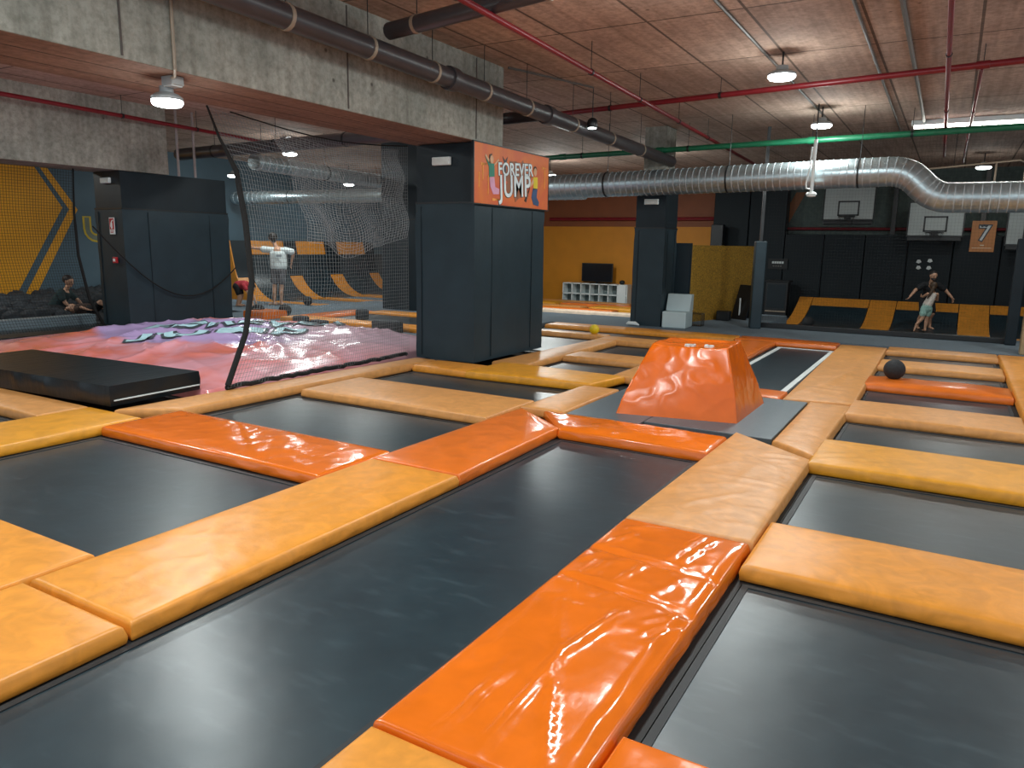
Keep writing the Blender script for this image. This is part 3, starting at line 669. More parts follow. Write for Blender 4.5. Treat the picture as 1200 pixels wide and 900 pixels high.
high_bay('bright round lamp beyond the nearest one, just above the green pipe', -2.2, 14.2, 3.74, G=1.4)
high_bay('round lamp at the top edge, first in the right ceiling row', -2.26, 6.72, 3.86)
high_bay('round lamp above the net left of the centre column', -9.9, 11.0, 3.72)
high_bay('round lamp over the floor in front of the wall ramps', -13.9, 13.2, 3.68)
high_bay('small round lamp above the far end of the wall ramps', -17.0, 18.6, 3.45, W=26)
high_bay('small round lamp near the left wall above the ramps', -17.6, 14.6, 3.4, W=26)
high_bay('round lamp seen right beside the edge of the orange banner', -10.2, 19.5, 3.6, W=150)
high_bay('round lamp hidden behind the grey drain pipe', -6.9, 19.0, 3.7, W=60)
# further lamps of the same rows, out of the picture
for x, y in ((-2.3, 3.0), (-2.3, -.6), (2.4, 2.0), (2.4, 7.0), (-4.6, 1.0), (-10.0, 2.5), (-10.0, 7.0), (-17.0, 6.5), (2.6, 12.4)):
    high_bay('round lamp of the ceiling rows outside the view', x, y, 3.76, group='ceiling lamps out of view')
high_bay('dim round lamp over the ball game ramps', .4, 22.2, 3.7, W=24, G=.6)
# spot on the drain pipe
t = thing('spotlight', 'small black spotlight beside the joint of the grey drain pipe', 'spotlight', (-5.04, 11.0, 3.50))
MB().lathe([(.07, -.06), (.085, 0), (.07, .06), (.03, .09)]).build('housing', STEEL, t, smooth=True); MB().lathe([(.03, -.075), (.062, -.068), (.066, -.058)]).build('lens', LENS, t, smooth=True); MB().tube([(0, 0, .085), (0, 0, .53)], .008, 6).build('hanger', STEEL, t)
# tube light at right
t = thing('tube_light', 'long fluorescent tube light behind the green pipe at the right edge', 'tube light', (.35, 16.4, 3.93))
MB().box(-1.3, 1.9, -.07, .07, .03, .12, .01).build('housing', WHITE, t)
MB().tube([(-1.25, 0, .0), (1.85, 0, .0)], .028, 10).build('tube', mat('tube_glow', (1, 1, 1), .3, 0, emit=(1., .98, .9, 16.)), t, smooth=True)
ld = bpy.data.lights.new('tube_lamp', 'AREA'); ld.shape = 'RECTANGLE'; ld.size = 3.0; ld.size_y = .06; ld.energy = 40; ld.color = (1, .97, .88)
lo = bpy.data.objects.new('tube_lamp', ld); C.objects.link(lo); lo.parent = t; lo.location = (.3, 0, -.04)

# ------------------------------------------------------------------ PIPES
def pipe(name, label, cat, pts, r, m, rods=(), n=12, joints=(), group=None, rodtop=CEIL, jm=None):
    t = thing(name, label, cat, pts[0], group=group); o = Vector(pts[0]); P = [Vector(p) - o for p in pts]
    MB().tube(P, r, n).build('pipe_run', m, t, smooth=True)
    a, b = P[0], P[-1]
    for f in rods:
        p = a.lerp(b, f) if len(P) == 2 else P[int(f * (len(P) - 1))]
        hg = MB().tube([p + Vector((0, 0, r)), (p.x, p.y, rodtop - o.z)], .005, 6).build('hanger_rod', STEEL, t)
        d = (b - a).normalized(); MB().tube([p - d * .02, p + d * .02], r + .008, n).build('clamp', jm or STEEL, t, smooth=True)
    for f in joints:
        p = a.lerp(b, f); d = (b - a).normalized(); MB().tube([p - d * .07, p + d * .07], r * 1.22, n).build('coupling', m, t, smooth=True)
    return t
pipe('drain_pipe', 'fat grey drain pipe running along the big concrete beam', 'pipe', [(-5.30, -2.5, 3.72), (-5.24, 15.4, 3.38)], .11, PVC, (.12, .24, .36, .42, .48, .54, .60, .66, .74, .82, .9), 16, (.694, .56), jm=CREAM)
pipe('drain_pipe', 'grey drain pipe branching right across the ceiling from the top of the beam', 'pipe', [(-5.30, 6.46, 3.80), (1.5, 5.35, 3.86)], .085, PVC, (.06, .30, .7), 14, jm=CREAM)
pipe('drain_pipe', 'short dark drain pipe joining the main one from behind the beam end', 'pipe', [(-5.36, 9.95, 3.50), (-9.5, 10.5, 3.52)], .085, PVC, (.2,), 14)
mb = pipe('drain_pipe', 'dark drain pipe under the ceiling above the net at left', 'pipe', [(-14.4, 10.55, 3.40), (-8.2, 10.22, 3.42)], .12, PVC, (.2, .5, .8), 14, (.55,))
pipe('sprinkler_pipe', 'red sprinkler pipe crossing the ceiling from the centre to the right edge', 'pipe', [(-8.5, 12.0, 3.80), (2.2, 10.5, 3.82)], .040, REDP, (.1, .33, .5, .8), 10, (.80,))
pipe('sprinkler_pipe', 'red sprinkler pipe slanting down the middle of the ceiling toward the back', 'pipe', [(-3.55, -1.0, 3.70), (-4.50, 19.5, 3.70)], .032, REDP, (.32, .47, .56, .66, .76), 10)
pipe('sprinkler_pipe', 'upright-looking red pipe running straight back near the right edge', 'pipe', [(-.12, -1, 3.76), (-.42, 19.6, 3.72)], .026, REDP, (.52, .7), 8)
pipe('sprinkler_pipe', 'thin red branch pipe with fittings running back from the joint at the right', 'pipe', [(0.05, 10.8, 3.78), (-.05, 21, 3.72)], .020, REDP, (.3, .6), 8, (.34, .62))
pipe('sprinkler_pipe', 'red pipe along the top of the left concrete beam', 'pipe', [(-12.1, 3, 3.72), (-13.0, 12.4, 3.70)], .035, REDP, (.55, .72, .9), 8)
pipe('sprinkler_pipe', 'red pipe along the orange back wall', 'pipe', [(-13.5, 25.9, 2.62), (-4.8, 25.9, 2.62)], .06, REDP, (), 8)
pipe('sprinkler_pipe', 'dull red pipe above the dark panels behind the backboards', 'pipe', [(-4.8, 25.85, 2.30), (5.9, 25.85, 2.30)], .045, REDP, (), 8)
pipe('water_pipe', 'green pipe crossing under the ceiling in front of the silver duct', 'pipe', [(-8.2, 14.93, 3.51), (3.3, 14.93, 3.69)], .055, GRNP, (.1, .3, .5, .64, .8), 10, (.06, .25, .5, .86))
pipe('conduit', 'thin dark conduit feeding the right lamp row', 'conduit', [(-2.26, -2, 4.028), (-2.3, 16, 4.028)], .018, GREYC, (), 6)
pipe('conduit', 'second thin conduit on the ceiling right of the lamp row', 'conduit', [(-1.0, -2, 4.028), (-1.2, 18, 4.028)], .018, GREYC, (), 6)
pipe('conduit', 'pair-width grey conduit on the ceiling toward the right edge', 'conduit', [(-.62, -2, 4.018), (-.75, 18, 4.018)], .028, GREYC, (), 6)
pipe('conduit', 'cream conduit along the face of the big beam below the drain pipe', 'conduit', [(-5.63, -2, 3.68), (-5.63, 9.3, 3.56)], .016, CREAM, (), 6)
pipe('conduit', 'cream conduit dropping down the beam face to its lamp', 'conduit', [(-5.63, 4.14, 3.66), (-5.63, 4.14, 3.0), (-5.72, 4.2, 2.97), (-5.93, 4.28, 2.97)], .014, CREAM, (), 6)
pipe('conduit', 'conduit from the beam top to the lamp behind the drain pipe', 'conduit', [(-5.55, 9.3, 4.03), (-5.04, 11.0, 4.03)], .016, GREYC, (), 6)
for x, y, k in ((-13.0, 9.5, 'white riser pipe nearest the end of the left beam'), (-12.98, 9.85, 'second white riser pipe beside the end of the left beam')):
    pipe('riser_pipe', k, 'pipe', [(x, y, 2.83), (x, y, CEIL)], .025, mat('riser_grey', S(150, 142, 140), .5), (), 8)
# conduit box on the beam
t = thing('junction_box', 'small grey junction box over the beam lamp', 'junction box', (-5.86, 4.28, 2.92)); MB().box(-.07, .07, -.06, .06, 0, .075, .008).build('box', mat('box_grey', S(160, 165, 165), .5), t); MB().box(-.055, .055, -.05, .05, -.008, .002).build('cover', WHITE, t)
t = thing('ceiling_sensor', 'white pendant with a round head hanging in front of the silver duct', 'sensor', (-2.22, 13.9, 2.56))
MB().tube([(0, 0, .06), (0, 0, .92)], .028, 10).build('drop_pipe', WHITE, t, smooth=True); MB().tube([(0, 0, .92), (0, 0, CEIL - 2.56)], .012, 8).build('hanger_rod', STEEL, t); MB().lathe([(.02, -.03), (.07, -.02), (.09, .02), (.07, .05), (.03, .06)]).build('head', WHITE, t, smooth=True)
MB().tube([(-.02, 0, .10), (-.09, 0, .12), (-.10, 0, .2), (-.06, 0, .45), (-.05, 0, .8)], .014, 8).build('cable', WHITE, t, smooth=True)

# ------------------------------------------------------------------ DUCTS
def duct_mat():
    m = bpy.data.materials.new('galvanised_duct'); m.use_nodes = True; nt = m.node_tree; n = nt.nodes; l = nt.links; b = n['Principled BSDF']
    b.inputs['Metallic'].default_value = .85; b.inputs['Roughness'].default_value = .34
    tc = n.new('ShaderNodeTexCoord'); nz = n.new('ShaderNodeTexNoise'); nz.inputs['Scale'].default_value = 9; nz.inputs['Detail'].default_value = 5
    l.new(tc.outputs['Object'], nz.inputs['Vector']); cr = n.new('ShaderNodeValToRGB')
    cr.color_ramp.elements[0].color = (*S(146, 160, 165), 1); cr.color_ramp.elements[1].color = (*S(198, 214, 219), 1); l.new(nz.outputs['Fac'], cr.inputs['Fac']); l.new(cr.outputs['Color'], b.inputs['Base Color'])
    bp = n.new('ShaderNodeBump'); bp.inputs['Strength'].default_value = .15; bp.inputs['Distance'].default_value = .02; l.new(nz.outputs['Fac'], bp.inputs['Height']); l.new(bp.outputs['Normal'], b.inputs['Normal'])
    return m
DUCT = duct_mat()
def duct(label, pts, r, rib=.14, straps=(), endcap=False):
    t = thing('air_duct', label, 'air duct', pts[0]); o = Vector(pts[0]); P = [Vector(p) - o for p in pts]
    MB().tube(P, r, 28).build('duct_run', DUCT, t, smooth=True)
    # locked spiral seams, raised
    mb = MB(); acc = 0
    for i in range(len(P) - 1):
        a, b = P[i], P[i + 1]; L = (b - a).length; k = max(1, int(L / rib)); d = (b - a) / L
        for j in range(k): p = a + d * (L * (j + .5) / k); mb.tube([p - d * .006, p + d * .006], r + .006, 28)
    mb.build('seam_ribs', mat('duct_seam', S(186, 194, 198), .5, .05, metal=.3), t, smooth=True)
    for f in straps:
        p = P[0].lerp(P[1], f); hg = MB().tube([p + Vector((0, 0, r)), (p.x, p.y, CEIL - o.z)], .006, 6).build('hanger_rod', STEEL, t)
        d = (P[1] - P[0]).normalized(); MB().tube([p - d * .015, p + d * .015], r + .012, 28).build('strap', STEEL, t, smooth=True)
    return t
cv = [(-8.2, 14.35, 2.83), (-1.05, 14.35, 2.955)]
for k in range(1, 5): a = R(11.25 * k); cv.append((-1.05 + .55 * math.sin(a), 14.35, 2.955 - .55 * (1 - math.cos(a))))
ex, ez = cv[-1][0], cv[-1][2]
cv.append((ex + .12, 14.35, ez - .12))
for k in range(1, 5): a = R(45 - 11.25 * k); cv.append((ex + .12 + .55 * (math.sin(R(45)) - math.sin(a)), 14.35, ez - .12 - .55 * (math.cos(a) - math.cos(R(45)))))
cv.append((4.5, 14.35, cv[-1][2] - .01))
duct('fat silver spiral duct crossing the right half with a double elbow', cv, .24, .12, (.28, .62, .93))
duct('slim silver duct above the wall ramps, seen through the net', [(-18.9, 15.7, 2.88), (-7.4, 15.9, 2.86)], .18, .2, (.2, .5))
duct('silver duct running back toward the ramps above the net', [(-12.4, 10.8, 3.20), (-12.8, 15.2, 3.16)], .16, .2, (.5,))

# ------------------------------------------------------------------ NETS
def net(fn, nu, nv, r, name, m, parent):
    V = []; F = []
    P = [[Vector(fn(i / nu, j / nv)) for i in range(nu + 1)] for j in range(nv + 1)]
    def strand(pts):
        k0 = len(V)
        for i, p in enumerate(pts):
            d = (pts[min(i + 1, len(pts) - 1)] - pts[max(i - 1, 0)]).normalized(); a = d.cross(Vector((1, .3, .1))); a = a.normalized() if a.length > 1e-3 else Vector((0, 1, 0)); b = d.cross(a)
            for k in range(3): t = 2 * math.pi * k / 3; V.append(p + (a * math.cos(t) + b * math.sin(t)) * r)
        for i in range(len(pts) - 1):
            for k in range(3): k2 = (k + 1) % 3; F.append((k0 + i * 3 + k, k0 + i * 3 + k2, k0 + (i + 1) * 3 + k2, k0 + (i + 1) * 3 + k))
    for j in range(nv + 1): strand(P[j])
    for i in range(nu + 1): strand([P[j][i] for j in range(nv + 1)])
    return link(name, V, F, m, parent)
rope_pts = [(5.33, 3.0), (5.46, 2.71), (5.66, 2.38), (5.75, 1.85), (5.80, 1.19), (5.68, .62), (5.40, .06)]
def rope_y(z):
    for (ya, za), (yb, zb) in zip(rope_pts, rope_pts[1:]):
        if zb <= z <= za: t = (za - z) / (za - zb); return ya + (yb - ya) * t
    return rope_pts[0][0] if z > 3 else rope_pts[-1][0]
nt_ = thing('safety_net', 'large knotted net hanging from the beam to the floor beside the airbag', 'net', (-6.78, 5.3, 0))
o_ = Vector((-6.78, 5.3, 0))
def fn1(u, v):
    z = .03 + 2.95 * v; y0 = rope_y(z); y = y0 + (8.62 - y0) * u
    bell = math.sin(math.pi * u) * math.sin(math.pi * min(1, v)); z -= .10 * math.sin(math.pi * u) * v ** 2
    return Vector((-6.78 + .05 * math.sin(u * 11 + v * 4) * bell + .03 * math.sin(u * 23 - v * 7) * bell, y, max(.03, z))) - o_
net(fn1, 74, 62, .0019, 'net_mesh', NETM, nt_)
def fn2(u, v):
    z = 1.62 + 1.23 * v ** .85; y = 6.75 + 1.87 * u - .5 * v * (1 - u)
    sag = .20 * math.sin(math.pi * min(1, u * 1.2)) * (1 - .5 * v) + .04 * math.sin(u * 15 + 2) * (1 - v * .5)
    return Vector((-6.86 + .06 * math.sin(u * 14 + v * 3) + .04 * math.sin(v * 12), y, z - sag + .06)) - o_
net(fn2, 44, 44, .0020, 'gathered_fold', mat('net_cord_lit', S(172, 178, 180), .7, .1), nt_)  # paler cord: lamplight on the upper net put into its colour
mb = MB().tube([Vector((-6.78, y, z)) - o_ for y, z in rope_pts], [.010, .014, .028, .032, .032, .032, .032], 8); mb.build('edge_rope', ROPE, nt_, smooth=True)
mb = MB(); rr = random.Random(4); pts = [Vector((-6.80 + rr.uniform(-.015, .015), 5.40 + 3.2 * k / 40, .03 + rr.uniform(0, .02))) - o_ for k in range(41)]
mb.tube(pts, .028, 6); mb.build('foot_rope', ROPE, nt_)
mb = MB().tube([Vector((-6.78, 5.62 + 3.0 * k / 12, 2.98 - .10 * math.sin(math.pi * k / 12))) - o_ for k in range(13)], .008, 6); mb.build('head_rope', ROPE, nt_)
# net in front of the foam pit
np2 = thing('safety_net', 'black net in front of the foam pit at the left edge', 'net', (-13.5, 7.6, 0)); o2 = Vector((-13.5, 7.6, 0))
r2 = [(7.76, 2.83), (7.71, 2.06), (7.72, 1.32), (7.85, .55), (8.10, 0.0)]
def fn3(u, v):
    z = .0 + 2.80 * v; yr = 8.1
    for (ya, za), (yb, zb) in zip(r2, r2[1:]):
        if zb <= z <= za: yr = ya + (yb - ya) * (za - z) / (za - zb)
    return Vector((-13.5 + .03 * math.sin(u * 9 + v * 5), 3.4 + (yr - 3.4) * u, z)) - o2
net(fn3, 96, 58, .0030, 'net_mesh', NETB, np2)
MB().tube([Vector((-13.5, y, z)) - o2 for y, z in r2], [.012, .022, .026, .028, .028], 8).build('edge_rope', ROPE, np2, smooth=True)
MB().tube([Vector((-12.99 if k < 12 else -13.0, 7.72 + 3.0 * k / 14, 1.84 - 1.3 * math.sin(math.pi * (k / 14) * .80))) - o2 for k in range(15)], .012, 6).build('sagging_cord', ROPE, np2, smooth=True)
# net of the ball-game enclosure
np3 = thing('safety_net', 'fine dark net closing the ball game ramps behind the carpet', 'net', (-1.2, 16.35, 0)); o3 = Vector((-1.2, 16.35, 0))
net(lambda u, v: Vector((-3.42 + 4.5 * u, 16.35, .16 + 3.8 * v)) - o3, 80, 62, .0009, 'net_mesh', NETB, np3)
MB().box(-2.22, 2.28, -.06, .06, .0, .10, .01).build('base_rail', STEEL, np3)
t = thing('net_post', 'grey padded net post at the left end of the ball game net', 'post', (-3.46, 16.05, 0), R(20)); MB().box(-.11, .11, -.14, .14, 0, 1.80, .02).build('padding', NAVY, t); MB().box(-.03, .03, -.03, .03, 1.8, CEIL).build('pole', STEEL, t)
t = thing('net_post', 'dark net post at the right end of the ball game net', 'post', (1.05, 16.2, 0)); MB().box(-.09, .09, -.10, .10, 0, 1.9, .02).build('padding', NAVYD, t); MB().box(-.03, .03, -.03, .03, 1.9, CEIL).build('pole', STEEL, t)
t = thing('low_post', 'tan padded post cut by the right edge of the picture', 'post', (1.22, 14.78, 0)); MB().box(-.12, .12, -.12, .12, 0, 1.2, .02).build('padding', mat('vinyl_beige', S(150, 132, 100), .5), t); MB().box(-.13, .13, -.13, .13, 1.2, 1.24, .008).build('cap', STEEL, t)

# ------------------------------------------------------------------ AIRBAG
def airbag_mat():
    m = bpy.data.materials.new('airbag_print'); m.use_nodes = True; nt = m.node_tree; n = nt.nodes; l = nt.links; b = n['Principled BSDF']
    tc = n.new('ShaderNodeTexCoord'); mp = n.new('ShaderNodeMapping'); l.new(tc.outputs['Object'], mp.inputs['Vector'])
    nz = n.new('ShaderNodeTexNoise'); nz.inputs['Scale'].default_value = .75; nz.inputs['Detail'].default_value = 3; nz.inputs['Distortion'].default_value = 1.2; l.new(mp.outputs['Vector'], nz.inputs['Vector'])
    cr = n.new('ShaderNodeValToRGB'); e = cr.color_ramp.elements
    e[0].position = .30; e[0].color = (*S(222, 112, 72), 1); e[1].position = .62; e[1].color = (*S(226, 160, 172), 1)
    k = cr.color_ramp.elements.new(.46); k.color = (*S(222, 128, 124), 1)
    l.new(nz.outputs['Fac'], cr.inputs['Fac'])
    # purple and pale lavender patches printed around the lettering
    gp = n.new('ShaderNodeTexGradient'); gp.gradient_type = 'SPHERICAL'; m2 = n.new('ShaderNodeMapping'); m2.inputs['Location'].default_value = (-.10, -.22, 0); m2.inputs['Rotation'].default_value = (0, 0, R(-25)); m2.inputs['Scale'].default_value = (.36, .62, .1)
    l.new(tc.outputs['Object'], m2.inputs['Vector']); 
    ad = n.new('ShaderNodeVectorMath'); ad.operation = 'ADD'; l.new(m2.outputs['Vector'], ad.inputs[0]); sc = n.new('ShaderNodeVectorMath'); sc.operation = 'SCALE'; sc.inputs['Scale'].default_value = .35
    l.new(nz.outputs['Color'], sc.inputs[0]); l.new(sc.outputs['Vector'], ad.inputs[1]); l.new(ad.outputs['Vector'], gp.inputs['Vector'])
    c2 = n.new('ShaderNodeValToRGB'); c2.color_ramp.elements[0].position = .12; c2.color_ramp.elements[1].position = .22; l.new(gp.outputs['Fac'], c2.inputs['Fac'])
    mx = n.new('ShaderNodeMixRGB'); l.new(c2.outputs['Color'], mx.inputs[0]); l.new(cr.outputs['Color'], mx.inputs[1]); mx.inputs[2].default_value = (*S(176, 152, 198), 1)
    m4 = n.new('ShaderNodeMapping'); m4.inputs['Location'].default_value = (-1.15, -.75, 0); m4.inputs['Scale'].default_value = (.50, .46, .1); l.new(tc.outputs['Object'], m4.inputs['Vector'])
    a4 = n.new('ShaderNodeVectorMath'); a4.operation = 'ADD'; l.new(m4.outputs['Vector'], a4.inputs[0]); l.new(sc.outputs['Vector'], a4.inputs[1])
    g4 = n.new('ShaderNodeTexGradient'); g4.gradient_type = 'SPHERICAL'; l.new(a4.outputs['Vector'], g4.inputs['Vector'])
    c4 = n.new('ShaderNodeValToRGB'); c4.color_ramp.elements[0].position = .10; c4.color_ramp.elements[1].position = .62; l.new(g4.outputs['Fac'], c4.inputs['Fac'])
    x4 = n.new('ShaderNodeMixRGB'); l.new(c4.outputs['Color'], x4.inputs[0]); l.new(mx.outputs[0], x4.inputs[1]); x4.inputs[2].default_value = (*S(226, 190, 206), 1)
    l.new(x4.outputs[0], b.inputs['Base Color']); b.inputs['Roughness'].default_value = .24; b.inputs['Coat Weight'].default_value = .3
    n3 = n.new('ShaderNodeTexNoise'); n3.inputs['Scale'].default_value = 2.2; n3.inputs['Detail'].default_value = 2; l.new(tc.outputs['Object'], n3.inputs['Vector'])
    bp = n.new('ShaderNodeBump'); bp.inputs['Strength'].default_value = .25; bp.inputs['Distance'].default_value = .05; l.new(n3.outputs['Fac'], bp.inputs['Height']); l.new(bp.outputs['Normal'], b.inputs['Normal'])
    return m
AX0, AX1, AY0, AY1 = -13.0, -6.96, 5.27, 10.25
def ab_h(x, y):
    u = (x - AX0) / (AX1 - AX0); v = (y - AY0) / (AY1 - AY0); u = max(0, min(1, u)); v = max(0, min(1, v))
    h = .30 * (1 - (2 * u - 1) ** 4) ** .8 * (1 - (2 * v - 1) ** 4) ** .8 * (.55 + .45 * v) * (.6 + .5 * u)
    w_ = Vector((x * .8, y * .8, 0)); n1 = noise.noise(w_); n2 = 1 - 2 * abs(noise.noise(Vector((x * 1.1, y * .7, 4)))); n3 = 1 - 2 * abs(noise.noise(Vector((x * .7 - y * .5, y * 2.0 + x * .8, 9))))
    e = min(1, 6 * u * (1 - u)) * min(1, 6 * v * (1 - v))
    return h + e * (.05 * n1 + .07 * max(0, n2) ** 3 + .03 * max(0, n3) ** 4)
ab = thing('airbag', 'big pink and orange printed landing airbag behind the net', 'airbag', ((AX0 + AX1) / 2, (AY0 + AY1) / 2, -.12))
ax, ay = ab.location.x, ab.location.y; V = []; F = []; N = 130
for j in range(N + 1):
    for i in range(N + 1):
        x = AX0 + (AX1 - AX0) * i / N; y = AY0 + (AY1 - AY0) * j / N; V.append((x - ax, y - ay, .12 + ab_h(x, y)))
for j in range(N):
    for i in range(N): F.append((j * (N + 1) + i, j * (N + 1) + i + 1, (j + 1) * (N + 1) + i + 1, (j + 1) * (N + 1) + i))
per = [i for i in range(N + 1)] + [j * (N + 1) + N for j in range(1, N + 1)] + [N * (N + 1) + i for i in range(N - 1, -1, -1)] + [j * (N + 1) for j in range(N - 1, 0, -1)]
k0 = len(V)
for k in per: V.append((V[k][0], V[k][1], 0))
for k in range(len(per)): k2 = (k + 1) % len(per); F.append((per[k], k0 + k, k0 + k2, per[k2]))
F.append(tuple(k0 + k for k in range(len(per))))
link('bag', V, F, airbag_mat(), ab, smooth=True)
def ab_text(body, size, x, y, rot, sx, sy):
    for nm, off, m, dz in (('letter_outline', .05, mat('print_dark', S(58, 66, 74)), .015), ('lettering', .012, mat('airbag_letter', S(176, 212, 222), .25), .024)):
        vs, fs = text_mesh(body, size, 0, off); bm = bmesh.new(); bv = [bm.verts.new((v.x, v.y, 0)) for v in vs]
        for f in fs:
            try: bm.faces.new([bv[i] for i in f])
            except ValueError: pass
        bmesh.ops.triangulate(bm, faces=bm.faces[:])
        for _ in range(4):
            ed = [e for e in bm.edges if e.calc_length() > .12]
            if not ed: break
            bmesh.ops.subdivide_edges(bm, edges=ed, cuts=1); bmesh.ops.triangulate(bm, faces=bm.faces[:])
        c, s = math.cos(rot), math.sin(rot)
        for v in bm.verts:
            px = x + v.co.x * sx * c - v.co.y * sy * s; py = y + v.co.x * sx * s + v.co.y * sy * c; v.co = Vector((px - ax, py - ay, .12 + ab_h(px, py) + dz))
        me = bpy.data.meshes.new(nm); bm.to_mesh(me); bm.free(); me.materials.append(m)
        o = bpy.data.objects.new(nm, me); C.objects.link(o); o.parent = ab
        if nm == 'lettering': tag(o, 'pale blue printed lettering')
ab_text('FOREVER', .70, -10.1, 8.5, R(34), 1.1, 1.2)
ab_text('JUMP', .85, -9.5, 7.55, R(34), 1.2, 1.1)
# black padded edge between airbag and foam pit
tag(soft_box(-14.0, -13.05, 3.2, 8.25, -.12, .03, 5, amp=.03, res=.15).build('pit_border', MATBLK, smooth=True), 'black wrinkled padded border between the airbag and the foam pit', 'pad')
tag(soft_box(-14.4, -14.08, 2.5, 8.28, -.3, .20, 8, amp=.012, res=.15).build('pit_bolster', mat('bolster_grey', S(118, 134, 142), .4), smooth=True), 'grey padded front rail of the foam pit', 'bolster')
tag(soft_box(-13.0, -12.4, 10.86, 11.5, .0, .16, 11, amp=.02, res=.1).build('foot_pad', ORB, smooth=True), 'small orange pad at the foot of the left column behind the airbag', 'pad')
# crash mat
t = thing('crash_mat', 'black crash mat lying over the pads in front of the airbag', 'crash mat', (-8.2, 4.66, .012), R(3))
MATBLK2 = mat('crash_mat_vinyl', S(10, 22, 28), .30, .15, 3, .35, 5, spec=.4, stretch=(2.2, .6, .5))
soft_box(-1.9, 1.17, -.53, .53, 0, .205, 17, amp=.016, res=.04).build('cover', MATBLK2, t, smooth=True)
MB().box(1.172, 1.186, -.50, .52, .05, .062).build('piping', WLINE, t)

# ------------------------------------------------------------------ FOAM PIT
tag(MB().box(-19.3, -14.42, 1.5, 11.8, -.7, -.02).build('foam_bed', FOAM), 'dense bed of charcoal foam blocks filling the pit', 'foam')['kind'] = 'stuff'
rr = random.Random(7); cube0 = None
def foam_cube():
    bm = bmesh.new(); bmesh.ops.create_cube(bm, size=.26); bmesh.ops.bevel(bm, geom=bm.edges[:], offset=.04, segments=2, affect='EDGES')
    me = bpy.data.meshes.new('foam_cube'); bm.to_mesh(me); bm.free(); me.materials.append(FOAM); me.polygons.foreach_set('use_smooth', [True] * len(me.polygons)); return me
FCM = foam_cube()
for ix in range(14):
  for iy in range(17):
    x = -19.1 + ix * .33 + rr.uniform(-.03, .03) + (.16 if iy % 2 else 0); y = 6.1 + iy * .33 + rr.uniform(-.03, .03)
    if (-16.75 < x < -15.5 and 8.3 < y < 9.8) or (-15.8 < x < -14.5 and 8.25 < y < 9.35) or x > -14.66: continue
    f = (-14.6 - x) / 4.5
    o = bpy.data.objects.new('foam_cube', FCM); C.objects.link(o); o.location = (x, y, .105 + .06 * f + rr.uniform(0, .11)); o.rotation_euler = (rr.uniform(-.7, .7), rr.uniform(-.7, .7), rr.uniform(0, 3))
    tag(o, 'charcoal foam cube among the many loose ones in the pit', 'foam cube', 'charcoal foam cubes in the pit')
# mural on the left wall
mu = thing('wall_mural', 'yellow chevron mural with grey stripe on the slate wall behind the foam pit', 'mural', (-19.4, 9, 0))
YEL = mat('mural_yellow', S(228, 158, 22), .6, .05, 2)
K = 19.39 / 19.0
def mpt(y, z): return (y * K - 9, 1.65 + (z - 1.65) * K)
MB().prism([mpt(1, .0), mpt(9.16, .0), mpt(10.58, 2.35), mpt(9.9, 3.45), mpt(1, 3.45)], 'x', 0, .006).build('yellow_field', YEL, mu)
MB().prism([mpt(9.36, .0), mpt(9.62, .0), mpt(10.95, 2.32), mpt(10.18, 3.45), mpt(10.02, 3.45), mpt(10.74, 2.32)], 'x', 0, .006).build('yellow_stripe', YEL, mu)
mb = MB()
def ring_u(r0, r1, cy, z0, z1):
    a = [(cy - r1, z1), (cy - r0, z1), (cy - r0, z0)] + [(cy + r0 * math.cos(t), z0 + r0 * math.sin(t)) for t in [R(180 + 22.5 * k) for k in range(1, 8)]] + [(cy + r0, z0), (cy + r0, z1), (cy + r1, z1), (cy + r1, z0)] + [(cy + r1 * math.cos(t), z0 + r1 * math.sin(t)) for t in [R(-22.5 * k) for k in range(1, 8)]] + [(cy - r1, z0)]
    return a
MB().prism(ring_u(.12, .34, 11.62 - 9, 1.86, 2.18), 'x', 0, .006).build('letter_ring', mat('mural_olive', S(200, 170, 40), .6), mu)
MB().prism(ring_u(.17, .29, 11.62 - 9, 1.86, 2.15), 'x', 0, .009).build('letter_core', mat('mural_grey', S(110, 116, 100), .6), mu)

# ------------------------------------------------------------------ WALL RAMPS (left)
def qp(t, x0, x1, z0, z1):  # quarter-pipe profile: t 0 at floor .. 1 at top
    a = min(1, t / .75) * R(78); rad = (z1 - z0) * .72; px = rad * math.sin(a); pz = rad * (1 - math.cos(a))
    if t > .75: s = (t - .75) / .25; Lr = (z1 - z0) - rad * (1 - math.cos(R(78))); px += s * Lr / math.tan(R(78)); pz += s * Lr
    return px, pz
def ramp_strip(fn, a0, a1, t0, t1, thick, m, name, parent, n=14):
    V = []; F = []
    for i in range(n + 1):
        t = t0 + (t1 - t0) * i / n; p, z = fn(t); p2, z2 = fn(t + .01); d = Vector((p2 - p, z2 - z)).normalized(); nx, nz = d.y, -d.x
        for a in (a0, a1): V.append((a, p, z)); V.append((a, p + nx * thick, z + nz * thick))
    for i in range(n):
        k = i * 4
        F += [(k, k + 2, k + 6, k + 4), (k + 1, k + 5, k + 7, k + 3), (k, k + 4, k + 5, k + 1), (k + 2, k + 3, k + 7, k + 6)]
    F += [(0, 1, 3, 2), (n * 4, n * 4 + 2, n * 4 + 3, n * 4 + 1)]
    m_ = MB(); m_.v = [Vector(v) for v in V]; m_.f = F
    return m_.build(name, m, parent, smooth=True)
